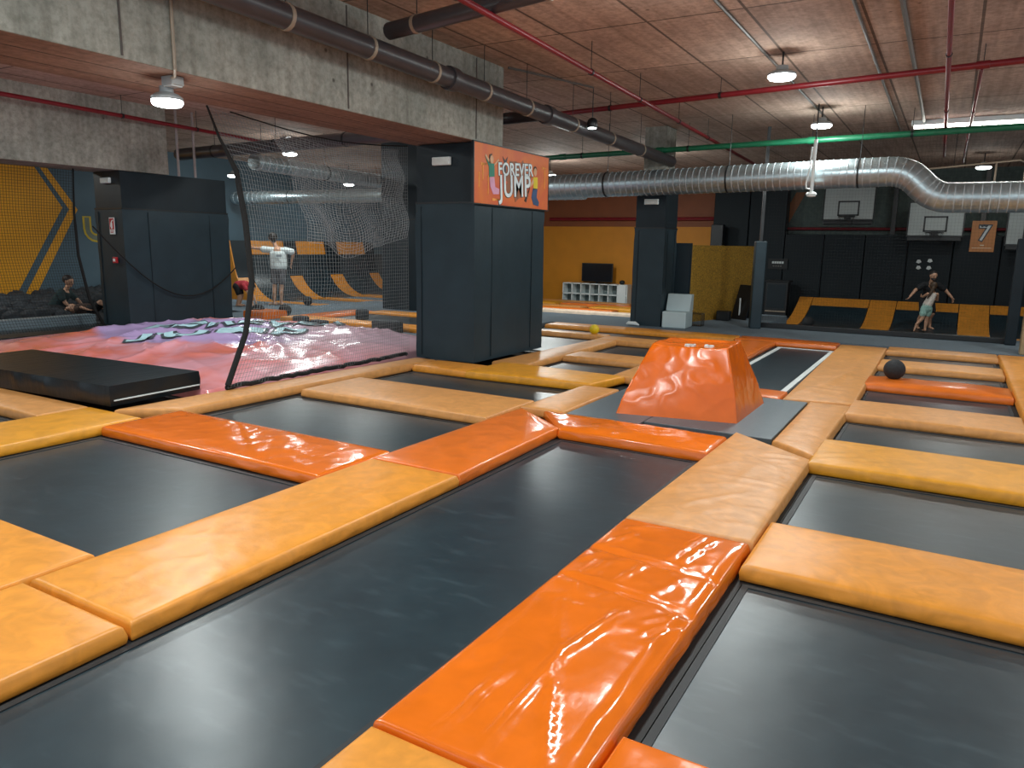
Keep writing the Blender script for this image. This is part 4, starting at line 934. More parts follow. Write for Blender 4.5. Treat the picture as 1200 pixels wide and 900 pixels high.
# local frame of a ramp: x across, y into the slope, z up
LR = thing('wall_ramp', 'row of dark trampolines curving up the left wall with amber dividers', 'ramp', (-17.55, 15.4, -.2), R(90))
f1 = lambda t: qp(t, 0, 0, 0, 1.83)
DV = [(.1, .65), (2.2, 2.72), (4.05, 4.65), (6.1, 6.6), (8.0, 8.5)]
for a, b in DV:
    ramp_strip(f1, a, b, 0, .60, .10, AMB, 'divider_lower', LR); tag(ramp_strip(f1, a, b, .602, 1.0, .10, NAVYD, 'divider_upper', LR), 'dark upper half of the divider')
    MB().box(a, b, -2.3, -.02, -.02, .05, .01).build('floor_strip', AMB, LR)
for (a, b), (c_, d) in zip(DV, DV[1:]):
    ramp_strip(f1, b + .02, c_ - .02, 0, .86, .06, BED, 'bed', LR)
    if b < 6: tag(ramp_strip(f1, b + .02, c_ - .02, .865, 1., .09, AMB, 'top_pad', LR), 'amber pad along the upper edge')
mb = MB().prism([(f1(t / 14)[0], f1(t / 14)[1]) for t in range(15)] + [(2.2, 1.8), (2.2, -.02), (0, -.02)], 'x', .06, .098); mb.build('side_panel', AMB, LR)
t = thing('notice_board', 'white board behind the left column beside the ramps', 'board', (-17.1, 13.6, 0), R(-25)); MB().box(-.25, .25, -.03, .03, .35, 1.25, .01).build('panel', mat('board_white', S(200, 214, 218), .4), t); MB().box(-.03, .03, -.02, .02, 0, .35).build('foot', STEEL, t); MB().box(-.22, .22, -.035, -.03, .6, .64).build('strip', STEEL, t)

# ------------------------------------------------------------------ BALL GAME RAMPS (right)
RR = thing('wall_ramp', 'amber and black trampoline ramps under the basketball backboards', 'ramp', (0, 22.3, -.5), 0)
def f2(t):
    y = 2.95 * t; q = max(0., (t - .10) / .90)
    return y, .66 * q ** 2.1
D2 = [(-4.10, -3.70), (-2.05, -1.33), (.30, 1.03), (2.65, 3.4)]
for a, b in D2: ramp_strip(f2, a, b, 0, 1, .08, AMB, 'divider', RR)
for (a, b), (c_, d) in zip(D2, D2[1:]):
    ramp_strip(f2, b + .02, c_ - .02, 0, .84, .05, BED, 'bed', RR); ramp_strip(f2, b + .02, c_ - .02, .845, 1, .08, AMB, 'top_pad', RR)
    MB().box(b + .02, c_ - .02, -.08, 0, -.0, .04).build('front_edge', TAN, RR)
# backboards
def backboard(label, x, z, w_=1.37, h_=.92):
    t = thing('backboard', label, 'backboard', (x, 24.9, z), 0, 'basketball backboards')
    bd = MB().box(-w_ / 2, w_ / 2, 0, .05, 0, h_, .01).build('board', mat('board_pale', S(172, 178, 176), .5, .06, 2), t)
    mb = MB()
    for a, b, c_, d in ((-w_ / 2 - .03, w_ / 2 + .03, -.04, 0), (-w_ / 2 - .03, w_ / 2 + .03, h_, h_ + .03), (-w_ / 2 - .03, -w_ / 2, 0, h_), (w_ / 2, w_ / 2 + .03, 0, h_)): mb.box(a, b, -.01, .06, c_, d)
    mb.box(-w_ / 2, w_ / 2, -.02, .05, -.16, -.04, .02); mb.build('edge_frame', STEEL, t)
    mb = MB(); a = .30; z0, z1 = .10, .54
    for q in ((-a, a, z0, z0 + .045), (-a, a, z1 - .045, z1), (-a, -a + .045, z0, z1), (a - .045, a, z0, z1)): mb.box(q[0], q[1], -.006, .002, q[2], q[3])
    mb.build('target_square', STEEL, bd)
    mb = MB().tube([(.23 * math.cos(2 * math.pi * k / 24), -.31 + .23 * math.sin(2 * math.pi * k / 24), .07) for k in range(25)], .014, 8, False); mb.box(-.09, .09, -.10, 0, .0, .10)
    rm = mb.build('rim', STEEL, t, smooth=True)
    mb = MB()
    for k in range(12):
        a = 2 * math.pi * k / 12; mb.tube([(.22 * math.cos(a), -.31 + .22 * math.sin(a), .06), (.14 * math.cos(a + .3), -.31 + .14 * math.sin(a + .3), -.22)], .005, 4)
    mb.build('hoop_net', NETB, rm)
    mb = MB()
    for sx in (-.35, .35): mb.box(sx - .03, sx + .03, .05, 1.1, .4, .46)
    mb.build('wall_bracket', STEEL, t); return t
backboard('leftmost basketball backboard, hung highest under the silver duct', -2.88, 2.56)
backboard('basketball backboard in the middle, above the man and child', -.55, 2.10)
backboard('basketball backboard cut off by the right edge of the picture', 1.88, 1.88)
t = thing('poster', 'orange poster with a white figure 7 between the backboards', 'poster', (.66, 25.46, 1.66))
MB().box(-.30, .30, 0, .02, 0, .87).build('sheet', mat('poster_orange', S(206, 134, 74), .5, .08, 2), t)
vs, fs = text_mesh('7', .62, .002, .03); MB().add([Vector((v.x + .02, -.003 - v.z, v.y + .50)) for v in vs], fs).build('figure_outline', PD, t)
vs, fs = text_mesh('7', .62, .002, .0); MB().add([Vector((v.x + .02, -.007 - v.z, v.y + .50)) for v in vs], fs).build('figure', WHITE, t)
mb = MB().prism([(-.1, .74), (0, .78), (.1, .73), (.06, .69), (.0, .71), (-.06, .69)], 'y', -.012, -.009); mb.build('printed_emblem', PD, t)
mb = MB().box(-.24, .24, -.004, 0, .10, .115).box(-.05, .05, -.004, 0, .17, .20); mb.build('caption_line', PW, t)
mb = MB()
for x, z in ((-.16, .02), (.13, .05), (-.15, -.16), (.12, -.16)):
    mb.prism([(x - .07, z - .03), (x, z - .06), (x + .07, z - .02), (x + .03, z + .05), (x - .04, z + .05)], 'y', 0, .01)
tag(mb.build('wall_decal', WLINE, loc=(-.72, 25.48, 1.33)), 'four small white decals on the dark wall below the middle backboard', 'decal')
# posts of the wall frame behind boards
for x, lb in ((-1.68, 'dark upright beam between the left and middle backboards'), (.62, 'grey upright above the orange poster')):
    t = thing('frame_post', lb, 'post', (x, 25.7, 2.12)); MB().box(-.06, .06, -.06, .06, 0, CEIL - 2.12).build('upright', STEEL if x < 0 else GREYC, t); MB().box(-.1, .1, -.09, .09, 0, .03).build('foot_plate', STEEL, t)
t = thing('cable_frame', 'thin pale conduit loop high above the right backboards', 'conduit', (-.2, 18.5, 3.3)); MB().tube([(-.6, 0, .05), (1.15, 0, .18), (1.25, 0, .12), (1.25, 0, -.5)], .02, 8).build('loop', CREAM, t, smooth=True); MB().tube([(.75, 0, .15), (.75, 0, -.4)], .02, 8).build('drop', CREAM, t); MB().tube([(0, 0, .09), (0, 0, CEIL - 3.3)], .006, 6).build('hanger_rod', STEEL, t)

# corner cabinet and sign by the ramps
t = thing('dark_cabinet', 'dark cabinet with a pale ledge in the corner of the ball game area', 'cabinet', (-4.72, 24.9, -.5))
MB().box(-.34, .34, -.25, .25, 0, 1.12, .02).build('body', STEEL, t); MB().box(-.38, .38, -.28, .28, 1.12, 1.17, .01).build('top', BLK, t); MB().box(-.30, .32, -.29, -.25, .18, .22).build('ledge', CREAM, t); MB().box(-.28, .28, -.262, -.25, .30, 1.05, .005).build('door', NAVYD, t)
t = thing('wall_notice', 'small notice with two pale rows above the dark cabinet', 'notice', (-4.90, 25.44, 1.05))
MB().box(-.3, .3, 0, .03, -.05, .28).build('plate', BLK, t)
mb = MB()
for k in range(5): mb.box(-.18 + k * .075, -.12 + k * .075, -.004, 0, .13, .20)
mb.build('upper_row', WLINE, t); mb = MB()
for k in range(4): mb.box(-.15 + k * .075, -.10 + k * .075, -.004, 0, .03, .07)
mb.build('lower_row', GREYC, t)

# ------------------------------------------------------------------ FOAM CHAIR, PARTITION, SMALL THINGS ON THE CARPET
t = thing('foam_chair', 'white foam block chair at the foot of the slim column', 'chair', (-4.86, 15.2, 0), R(4))
FCH = mat('foam_chair_white', S(178, 196, 200), .45, .04, 3)
MB().box(-.25, .25, -.30, .30, 0, .34, .025).build('seat', FCH, t)
MB().prism([(.0, .34), (.30, .34), (.30, .68), (.14, .68)], 'x', -.25, .25).build('backrest', FCH, t)
t = thing('partition_block', 'yellow speckled padded partition with a dark end beside the slim column', 'partition', (-5.2, 16.3, 0), 0)
SPK = mat('partition_yellow', S(132, 98, 18), .85, .6, 38, .3, 90)
q = [(-.32, .05), (.21, .08), (1.05, 2.75), (.5, 2.95)]
MB().hexa(q, 0, 1.70).build('core', SPK, t); MB().hexa([(-.33, -.03), (.20, .0), (.22, .07), (-.32, .04)], 0, 1.74).build('end_panel', NAVYD, t)
t = thing('wire_basket', 'small dark wire basket on the carpet right of the foam chair', 'basket', (-4.62, 15.75, 0)); mb = MB()
for k in range(7):
    mb.tube([(-.14 + k * .047, -.12, 0), (-.14 + k * .047, -.12, .26)], .004, 4); mb.tube([(-.14 + k * .047, .12, 0), (-.14 + k * .047, .12, .26)], .004, 4)
    mb.tube([(-.14, -.12 + k * .04, 0), (-.14, -.12 + k * .04, .26)], .004, 4); mb.tube([(.14, -.12 + k * .04, 0), (.14, -.12 + k * .04, .26)], .004, 4)
mb.build('mesh_side', STEEL, t); MB().box(-.145, .145, -.125, .125, 0, .012).build('base', STEEL, t); MB().tube([(-.14, -.12, .26), (.14, -.12, .26), (.14, .12, .26), (-.14, .12, .26), (-.14, -.12, .26)], .007, 6).build('rim', STEEL, t)
t = thing('folding_board', 'black folding A-board leaning by the yellow partition', 'board', (-4.10, 18.0, 0), R(-30))
MB().prism([(-.25, 0), (-.21, 0), (.02, .80), (-.02, .80)], 'x', -.22, .22).build('front_leaf', STEEL, t); MB().prism([(.21, 0), (.25, 0), (.02, .80), (-.02, .80)], 'x', -.22, .22).build('rear_leaf', STEEL, t); MB().box(-.01, .01, -.23, -.2, .1, .5).build('strap', WLINE, t)
t = thing('speaker_box', 'small black box on the carpet before the A-board', 'box', (-4.45, 17.35, 0)); MB().box(-.15, .15, -.12, .12, 0, .22, .02).build('cabinet', STEEL, t); MB().box(-.12, .12, -.128, -.118, .03, .19).build('grille', BLK, t)
tag(MB().tube([(-5.86, 14.86, .03), (-5.82, 14.87, .05), (-5.66, 14.88, .05), (-5.58, 14.88, .02)], [.01, .035, .04, .015], 8).build('crumpled_towel', WHITE, smooth=True), 'small crumpled white cloth at the foot of the slim column', 'cloth')

# ------------------------------------------------------------------ TV CORNER
t = thing('cube_shelf', 'white cube shelf with twelve open cubbies against the orange wall', 'shelf', (-11.45, 25.6, -.5))
mb = MB(); X0, X1 = -1.15, 1.35
for z in (0, .36, .74): mb.box(-1.18, 1.40, -.2, .2, z, z + .035)
for k in range(8): x = -1.18 + k * .3667; mb.box(x, x + .035, -.2, .2, 0, .775)
mb.build('carcass', WHITE, t); MB().box(-1.17, 1.39, .18, .2, 0, .77).build('back_panel', mat('shelf_back', S(96, 108, 108), .6), t); MB().box(1.05, 1.37, -.21, -.2, .04, .74).build('door', WHITE, t)
t = thing('television', 'flat black television standing on the white cube shelf', 'television', (-11.32, 25.6, .275)); sh_ = MB().box(-.62, .62, -.03, .03, .06, .74, .01).build('screen_housing', STEEL, t); MB().box(-.59, .59, -.034, -.03, .09, .71).build('screen', mat('tv_screen', S(14, 18, 26), .15, .05), sh_); MB().box(-.25, .25, -.1, .1, 0, .02).build('stand_base', STEEL, t); MB().box(-.03, .03, -.02, .02, .02, .1).build('stand_neck', STEEL, t)
t = thing('desk_speaker', 'small dark speaker at the right end of the cube shelf', 'speaker', (-10.3, 25.55, .275)); MB().ball((0, 0, .08), .1, (1, .8, .8)).build('dome', STEEL, t, smooth=True); MB().lathe([(.07, 0), (.07, .02)]).build('base', BLK, t)
t = thing('wall_speaker', 'black box speaker on the orange wall left of the slim column', 'speaker', (-9.55, 25.85, 1.05)); MB().box(-.15, .15, -.2, .15, 0, .5, .02).build('cabinet', STEEL, t); MB().box(-.12, .12, -.21, -.2, .04, .46).build('grille', BLK, t)
for lb, q, m, s in (('thin tan pad in front of the white cube shelf', (-13.6, -9.6, 24.5, 24.9), TAN, 41), ('mustard junior pad left of the television corner', (-13.6, -11.9, 23.4, 24.3), MUS, 42),
                    ('orange junior pad in the middle of the television corner', (-11.8, -9.2, 23.6, 24.2), ORB, 43), ('mustard junior pad right of the television corner', (-10.2, -8.6, 22.5, 23.4), MUS, 44),
                    ('tan junior pad nearest the carpet in the television corner', (-13.2, -10.4, 22.3, 22.8), TAN, 45), ('orange junior pad before the carpet edge', (-11.6, -9.0, 21.6, 22.1), ORB, 46), ('pale edge pad closest to the grey carpet in the television corner', (-12.0, -7.6, 20.9, 21.3), mat('vinyl_cream', S(214, 190, 168), .5), 47)):
    pad(lb, q, m, seed=s, z=-.34, th=.16, res=.2)
trampoline('small trampoline among the junior pads of the television corner', -11.8, -10.3, 22.85, 23.55, z=-.45, under=.02)
# orange slanted panels behind the slim column
mb = MB()
for k, x in enumerate((-5.9, -5.2)): mb.prism([(x, 2.2), (x + .3, 2.2), (x + .9, CEIL - .6), (x + .6, CEIL - .6)], 'y', 25.97, 25.995)
tag(mb.build('wall_stripes', mat('stripe_brown', S(140, 84, 44), .6)), 'two slanted brown stripes painted on the wall behind the slim column', 'mural')
# cross-hall dark screen wall behind partition
tag(MB().box(-7.0, -6.6, 24.9, 25.2, -.5, 2.4, .02).build('dark_post', STEEL), 'dark square post behind the yellow partition', 'post')

# ------------------------------------------------------------------ BALLS
def ball(label, x, y, z, r, m, group=None):
    mb = MB().ball((0, 0, 0), r, (1, 1, 1), 24)
    return tag(mb.build('ball', m, smooth=True, loc=(x, y, z + r)), label, 'ball', group)
YB = mat('ball_yellow', S(216, 186, 20), .4, .04)
ball('bright yellow ball on the pads right of the centre column', -5.72, 12.90, .0, .095, YB)
ball('black foam ball lying on the rolled orange pad at right', -.50, 10.62, .022, .13, BALLB)
ball('black ball on the ball game floor near the left ramp divider', -3.3, 22.0, -.5, .16, BALLB)
ball('grey ball beside the dark cabinet in the ball game corner', -4.55, 21.6, -.5, .15, BALLB)
ball('second grey ball beside the dark cabinet, nearer the ramps', -4.35, 22.0, -.5, .14, BALLB)
ball('black ball on the carpet beside the hanging edge rope, left of the other one', -13.05, 11.30, 0, .14, BALLB)
ball('black ball on the carpet right of the hanging edge rope', -12.60, 11.65, 0, .14, BALLB)
ball('small black ball on the far carpet before the wall ramps', -14.35, 14.05, 0, .12, BALLB)
def foamblock(label, x, y, z, sx, sy, sz):
    t = MB().box(-sx / 2, sx / 2, -sy / 2, sy / 2, 0, sz, .04).build('foam_block', FOAM, loc=(x, y, z), smooth=True); tag(t, label, 'foam block'); return t
foamblock('left of two black foam blocks on the carpet edge behind the airbag', -10.95, 10.52, .0, .28, .22, .20)
foamblock('right of two black foam blocks on the carpet edge behind the airbag', -10.52, 10.58, .0, .34, .24, .14)
foamblock('long black foam block at the back corner of the airbag near the centre column', -8.85, 10.62, .0, .55, .28, .24)
foamblock('black foam cube on the trampoline behind the airbag', -10.5, 11.80, .05, .22, .22, .22)

# ------------------------------------------------------------------ PEOPLE (local frame: x = picture right, y = away, z up)
PA = R(30.18)
def fingers(mb, wrist, d, side, s=1., curl=.35, palm_n=None):
    """palm, four unequal fingers and a thumb leaving the side of the palm"""
    w_ = Vector(wrist); d = Vector(d).normalized(); sd = Vector(side); sd = (sd - d * sd.dot(d)).normalized(); nn = d.cross(sd)
    for k in (-1, -.33, .33, 1): mb.cap(w_, .016 * s, w_ + d * .085 * s + sd * .026 * k * s, .0125 * s, 8)
    for k, L in zip((-1, -.33, .33, 1), (.058, .072, .078, .068)):
        b = w_ + d * .085 * s + sd * .028 * k * s; m = b + (d * math.cos(curl * .6) + nn * math.sin(curl * .6) + sd * .08 * k) * L * .55 * s; e = m + (d * math.cos(curl * 1.6) + nn * math.sin(curl * 1.6)) * L * .5 * s
        mb.cap(b, .0098 * s, m, .0092 * s, 8); mb.cap(m, .0092 * s, e, .0080 * s, 8)
    b = w_ + d * .025 * s + sd * .028 * s; m = b + (d * .6 + sd * .8) * .042 * s; e = m + (d * .9 + sd * .35) * .034 * s; mb.cap(b, .013 * s, m, .0115 * s, 8); mb.cap(m, .0115 * s, e, .0095 * s, 8)
def head(mb, c, face, s=1.):
    """skull, jaw, nose, ears, brow; face = horizontal direction looked at"""
    c = Vector(c); f = Vector(face).normalized(); u = Vector((0, 0, 1)); u = (u - f * u.dot(f)).normalized(); sd = f.cross(u)
    mb.ball(c + u * .02 * s, .094 * s, (1, 1.04, 1.12)); mb.cap(c + f * .03 * s - u * .05 * s, .062 * s, c + f * .045 * s - u * .085 * s, .036 * s)
    mb.cap(c + f * .092 * s + u * .012 * s, .009 * s, c + f * .108 * s - u * .022 * s, .014 * s, 8)
    for k in (-1, 1):
        mb.cap(c + sd * .088 * k * s - u * .02 * s, .013 * s, c + sd * .094 * k * s + u * .022 * s, .017 * s, 8); mb.cap(c + f * .082 * s + u * .028 * s, .012 * s, c + f * .070 * s + sd * .045 * k * s + u * .028 * s, .010 * s, 8)
    return f, u, sd
def face_bits(parent, c, face, s=1.):
    c = Vector(c); f = Vector(face).normalized(); u = Vector((0, 0, 1)); u = (u - f * u.dot(f)).normalized(); sd = f.cross(u); mb = MB()
    for k in (-1, 1): mb.ball(c + f * .088 * s + sd * .034 * k * s + u * .008 * s, .011 * s)
    mb.build('eyes', HAIR, parent, smooth=True); MB().cap(c + f * .088 * s - u * .058 * s - sd * .02 * s, .007 * s, c + f * .088 * s - u * .058 * s + sd * .02 * s, .007 * s, 8).build('mouth', mat('lips', S(160, 96, 88), .5), parent, smooth=True)
def person(name, label, loc, rz=PA):
    return thing(name, label, 'person', loc, rz)
def foot(mb, ankle, d, s=1.):
    a = Vector(ankle); d = Vector(d).normalized(); z = min(a.z, .06 * s)
    mb.cap(a, .040 * s, a - d * .03 * s + Vector((0, 0, -.045 * s)), .034 * s); mb.cap(a + d * .02 * s + Vector((0, 0, -.035 * s)), .036 * s, a + d * .15 * s + Vector((0, 0, -.055 * s)), .024 * s)
    sd = d.cross(Vector((0, 0, 1)))
    for k in range(5): q = a + d * (.155 - .008 * k) * s + sd * (.03 - .015 * k) * s + Vector((0, 0, -.062 * s)); mb.cap(q, .012 * s, q + d * .035 * s, .010 * s, 8)

# 1 boy in white T-shirt, back to the camera, arms spread
p1 = person('person', 'person in white T-shirt and grey shorts, back turned, arms spread, by the wall ramps', (-14.82, 13.55, 0))
b = MB(); hd = (-.13, .02, 1.70); fc = (-.5, .87, 0)
head(b, hd, fc); b.cap((-.02, 0, 1.42), .06, (-.10, .01, 1.60), .052)
b.cap((0, 0, .98), .13, (0, 0, 1.18), .125); b.cap((0, 0, 1.18), .125, (0, 0, 1.38), .13); b.cap((-.15, 0, 1.42), .065, (.16, 0, 1.42), .065)
sh = [(-.18, 0, 1.43), (.19, 0, 1.43)]; el = [(-.44, .04, 1.44), (.38, .05, 1.36)]; wr = [(-.66, .08, 1.45), (.30, .10, 1.10)]
for k in range(2): b.cap(sh[k], .055, el[k], .043); b.cap(el[k], .042, wr[k], .028)
fingers(b, wr[0], (-1, .1, 0), (0, 0, 1)); fingers(b, wr[1], (-.25, .1, -1), (0, 1, 0))
hp = [(-.09, 0, .94), (.09, 0, .94)]; kn = [(-.12, -.02, .50), (.06, -.01, .50)]; an = [(-.15, 0, .09), (.03, .01, .09)]
for k in range(2): b.cap(hp[k], .088, kn[k], .056); b.cap(kn[k], .056, (kn[k][0] * .6 + an[k][0] * .4, .025 * -1, .34), .052); b.cap((kn[k][0] * .6 + an[k][0] * .4, -.02, .34), .052, an[k], .036)
foot(b, an[0], (-.95, .3, 0)); foot(b, an[1], (-.8, .6, 0))
bo = b.remesh('body', SKIN, p1, .0075); face_bits(bo, hd, fc)
h = MB(); h.ball(Vector(hd) + Vector((.01, -.012, .04)), .108, (1, 1.05, 1.05)); h.cap(Vector(hd) + Vector((.03, -.05, 0)), .07, Vector(hd) + Vector((.04, -.05, -.06)), .05); h.remesh('hair', HAIR, p1, .01)
s_ = MB(); s_.cap((0, 0, 1.00), .165, (0, 0, 1.30), .155); s_.cap((-.14, 0, 1.40), .085, (.15, 0, 1.40), .085); s_.cap((-.10, 0, 1.0), .12, (-.10, 0, 1.3), .12); s_.cap((.10, 0, 1.0), .12, (.10, 0, 1.3), .12)
s_.cap((-.17, 0, 1.41), .082, (-.38, .03, 1.42), .085); s_.cap((.18, 0, 1.41), .082, (.33, .04, 1.37), .085)
ts = s_.remesh('t_shirt', mat('cloth_white', S(212, 222, 222), .8, .05, 10, .2, 30), p1, .012)
MB().box(.0, .14, -.178, -.172, 1.24, 1.30).build('back_print', mat('print_grey', S(140, 150, 155)), ts)
s_ = MB(); s_.cap((0, 0, .92), .155, (0, 0, 1.0), .15)
for k in range(2): s_.cap(hp[k], .105, (hp[k][0] * .35 + kn[k][0] * .65, -.012, .62), .098)
s_.remesh('shorts', mat('cloth_grey', S(92, 92, 96), .85, .1, 10), p1, .012)

# 2 man in black facing the camera, arms out and down
p2 = person('person', 'man in black T-shirt and shorts with arms spread out, facing the running child', (-.46, 23.45, -.47))
b = MB(); hd = (0, -.08, 1.46); fc = (.1, -1, -.25)
head(b, hd, fc); b.cap((0, .0, 1.24), .062, (0, -.06, 1.38), .055); b.cap((0, .08, .84), .14, (0, .03, 1.05), .135); b.cap((0, .03, 1.05), .135, (0, .0, 1.18), .14); b.cap((-.17, 0, 1.23), .07, (.17, 0, 1.23), .07)
sh = [(-.20, 0, 1.24), (.20, 0, 1.24)]; el = [(-.42, -.05, 1.08), (.40, -.05, 1.08)]; wr = [(-.60, -.15, .91), (.53, -.15, .90)]
for k in range(2): b.cap(sh[k], .06, el[k], .046); b.cap(el[k], .046, wr[k], .03)
fingers(b, wr[0], (-.6, -.2, -.6), (0, -1, .3), curl=.5); fingers(b, wr[1], (.3, -.2, -.8), (0, -1, .3), curl=.5)
hp = [(-.10, .10, .80), (.10, .10, .80)]; kn = [(-.16, -.06, .45), (.12, -.04, .44)]; an = [(-.18, .10, .09), (.13, .04, .09)]
for k in range(2): b.cap(hp[k], .092, kn[k], .060); b.cap(kn[k], .058, (kn[k][0], .06, .30), .054); b.cap((kn[k][0], .06, .30), .054, an[k], .037); foot(b, an[k], (.1 - .3 * (1 - k), -1, 0))
bo = b.remesh('body', SKIN, p2, .0075); face_bits(bo, hd, fc)
h = MB(); h.ball(Vector(hd) + Vector((0, .02, .055)), .103, (1, 1.02, .95)); h.remesh('hair', HAIR, p2, .01); h = MB(); h.cap(Vector(hd) + Vector((-.05, -.045, -.07)), .030, Vector(hd) + Vector((0, -.075, -.105)), .036); h.cap(Vector(hd) + Vector((.05, -.045, -.07)), .030, Vector(hd) + Vector((0, -.075, -.105)), .036); h.remesh('beard', HAIR, p2, .01)
BC = mat('cloth_black', S(22, 24, 28), .85, .1, 10)
s_ = MB(); s_.cap((0, .07, .86), .165, (0, .02, 1.12), .165); s_.cap((-.16, 0, 1.21), .092, (.16, 0, 1.21), .092); s_.cap((-.19, 0, 1.22), .088, (-.35, -.03, 1.12), .08); s_.cap((.19, 0, 1.22), .088, (.34, -.03, 1.12), .08); s_.remesh('t_shirt', BC, p2, .012)
s_ = MB(); s_.cap((0, .10, .78), .16, (0, .09, .86), .155)
for k in range(2): s_.cap(hp[k], .112, (kn[k][0] * .8 + hp[k][0] * .2, -.02, .52), .095)
s_.remesh('shorts', BC, p2, .012)

# 3 child in white top and mint shorts, back to the camera, one leg kicked back
p3 = person('person', 'child in white vest and mint shorts running to the man in black', (-.42, 22.78, -.47))
b = MB(); hd = (.06, .04, 1.20); fc = (.2, 1, -.1); s = .88
head(b, hd, fc, s); b.cap((.06, .02, 1.0), .042, (.06, .03, 1.12), .040); b.cap((-.06, 0, .68), .095, (0, .01, .85), .09); b.cap((0, .01, .85), .09, (.05, .01, .95), .09); b.cap((-.06, 0, 1.0), .045, (.17, 0, 1.0), .045)
sh = [(-.08, 0, 1.01), (.18, .0, .99)]; el = [(-.10, .18, .92), (.26, .12, .84)]; wr = [(-.04, .36, .92), (.22, .28, .86)]
for k in range(2): b.cap(sh[k], .038, el[k], .031); b.cap(el[k], .030, wr[k], .022)
fingers(b, wr[0], (.2, 1, 0), (0, 0, 1), .8); fingers(b, wr[1], (-.2, 1, 0), (0, 0, 1), .8)
b.cap((-.12, 0, .64), .075, (-.16, -.03, .36), .05); b.cap((-.16, -.03, .36), .048, (-.27, -.14, .31), .046); b.cap((-.27, -.14, .31), .046, (-.43, -.26, .22), .030); foot(b, (-.43, -.26, .22), (-.4, -.2, -.9), .8)
b.cap((.0, 0, .64), .075, (-.01, .03, .36), .052); b.cap((-.01, .03, .36), .05, (-.02, .02, .22), .046); b.cap((-.02, .02, .22), .046, (-.03, .02, .075), .030); foot(b, (-.03, .02, .075), (.1, 1, 0), .8)
bo = b.remesh('body', SKIN, p3, .0075); face_bits(bo, hd, fc, s)
h = MB(); h.ball(Vector(hd) + Vector((0, -.015, .035)), .097, (1, 1.04, 1.05)); h.cap(Vector(hd) + Vector((-.02, -.075, -.02)), .05, (-.08, -.10, .99), .035); h.cap((-.08, -.10, .99), .035, (-.12, -.09, .90), .02); h.remesh('hair', HAIRB, p3, .01)
s_ = MB(); s_.cap((-.06, 0, .70), .118, (.02, .01, .88), .108); s_.cap((.02, .01, .88), .108, (.05, .01, .95), .098); s_.cap((-.02, 0, .98), .045, (.0, 0, 1.02), .042); s_.cap((.12, 0, .97), .045, (.12, 0, 1.01), .042); s_.remesh('vest', mat('cloth_cream', S(216, 206, 196), .8, .05), p3, .01)
s_ = MB(); s_.cap((-.06, 0, .62), .122, (-.06, 0, .70), .118); s_.cap((-.13, 0, .62), .088, (-.15, -.015, .48), .090); s_.cap((.0, 0, .62), .088, (0, .015, .48), .088); s_.remesh('shorts', mat('cloth_mint', S(150, 190, 180), .85, .05), p3, .01)

# 4 boy sitting in the foam pit, seen in profile leaning on his arms
p4 = person('person', 'boy in a dark green T-shirt sitting in the foam pit leaning forward on his hands', (-16.3, 8.85, .06))
b = MB(); hd = (.22, 0, .66); fc = (1, -.15, -.15)
head(b, hd, fc, .95); b.cap((.13, 0, .46), .05, (.20, 0, .58), .046); b.cap((-.10, 0, .10), .12, (0, 0, .28), .115); b.cap((0, 0, .28), .115, (.09, 0, .40), .115); b.cap((.10, -.14, .43), .055, (.10, .14, .43), .055)
for k, (ex_, wx) in zip((-1, 1), ((.20, .36), (.30, .42))):
    b.cap((.11, .15 * k, .43), .048, (ex_, .17 * k, .23), .04); b.cap((ex_, .17 * k, .23), .038, (wx, .15 * k, .07), .027); fingers(b, (wx, .15 * k, .07), (.8, 0, -.4), (0, 1 * k, 0), .95)
    b.cap((-.10, .09 * k, .10), .085, (.16, .13 * k, .04), .06); b.cap((.16, .13 * k, .03), .056, (-.24, .15 * k, .05), .036)
    foot(b, (-.24, .15 * k, .06), (-1, 0, 0), .9)
bo = b.remesh('body', SKIN, p4, .0075); face_bits(bo, hd, fc, .95)
h = MB(); h.ball(Vector(hd) + Vector((-.022, 0, .05)), .102, (1.04, 1, .95)); h.remesh('hair', HAIR, p4, .01)
GC = mat('cloth_dark_green', S(30, 52, 54), .85, .1, 10)
s_ = MB(); s_.cap((-.11, 0, .12), .150, (0, 0, .28), .145); s_.cap((0, 0, .28), .145, (.07, 0, .38), .14); s_.cap((.09, -.14, .41), .08, (.09, .14, .41), .08)
for k, ex_ in zip((-1, 1), (.16, .22)): s_.cap((.10, .15 * k, .42), .072, (ex_, .17 * k, .30), .065)
s_.remesh('t_shirt', GC, p4, .012)
s_ = MB(); s_.cap((-.09, -.06, .06), .12, (-.09, .06, .06), .12)
for k in (-1, 1): s_.cap((-.10, .09 * k, .10), .10, (.10, .125 * k, .065), .085)
s_.remesh('shorts', BC, p4, .012)

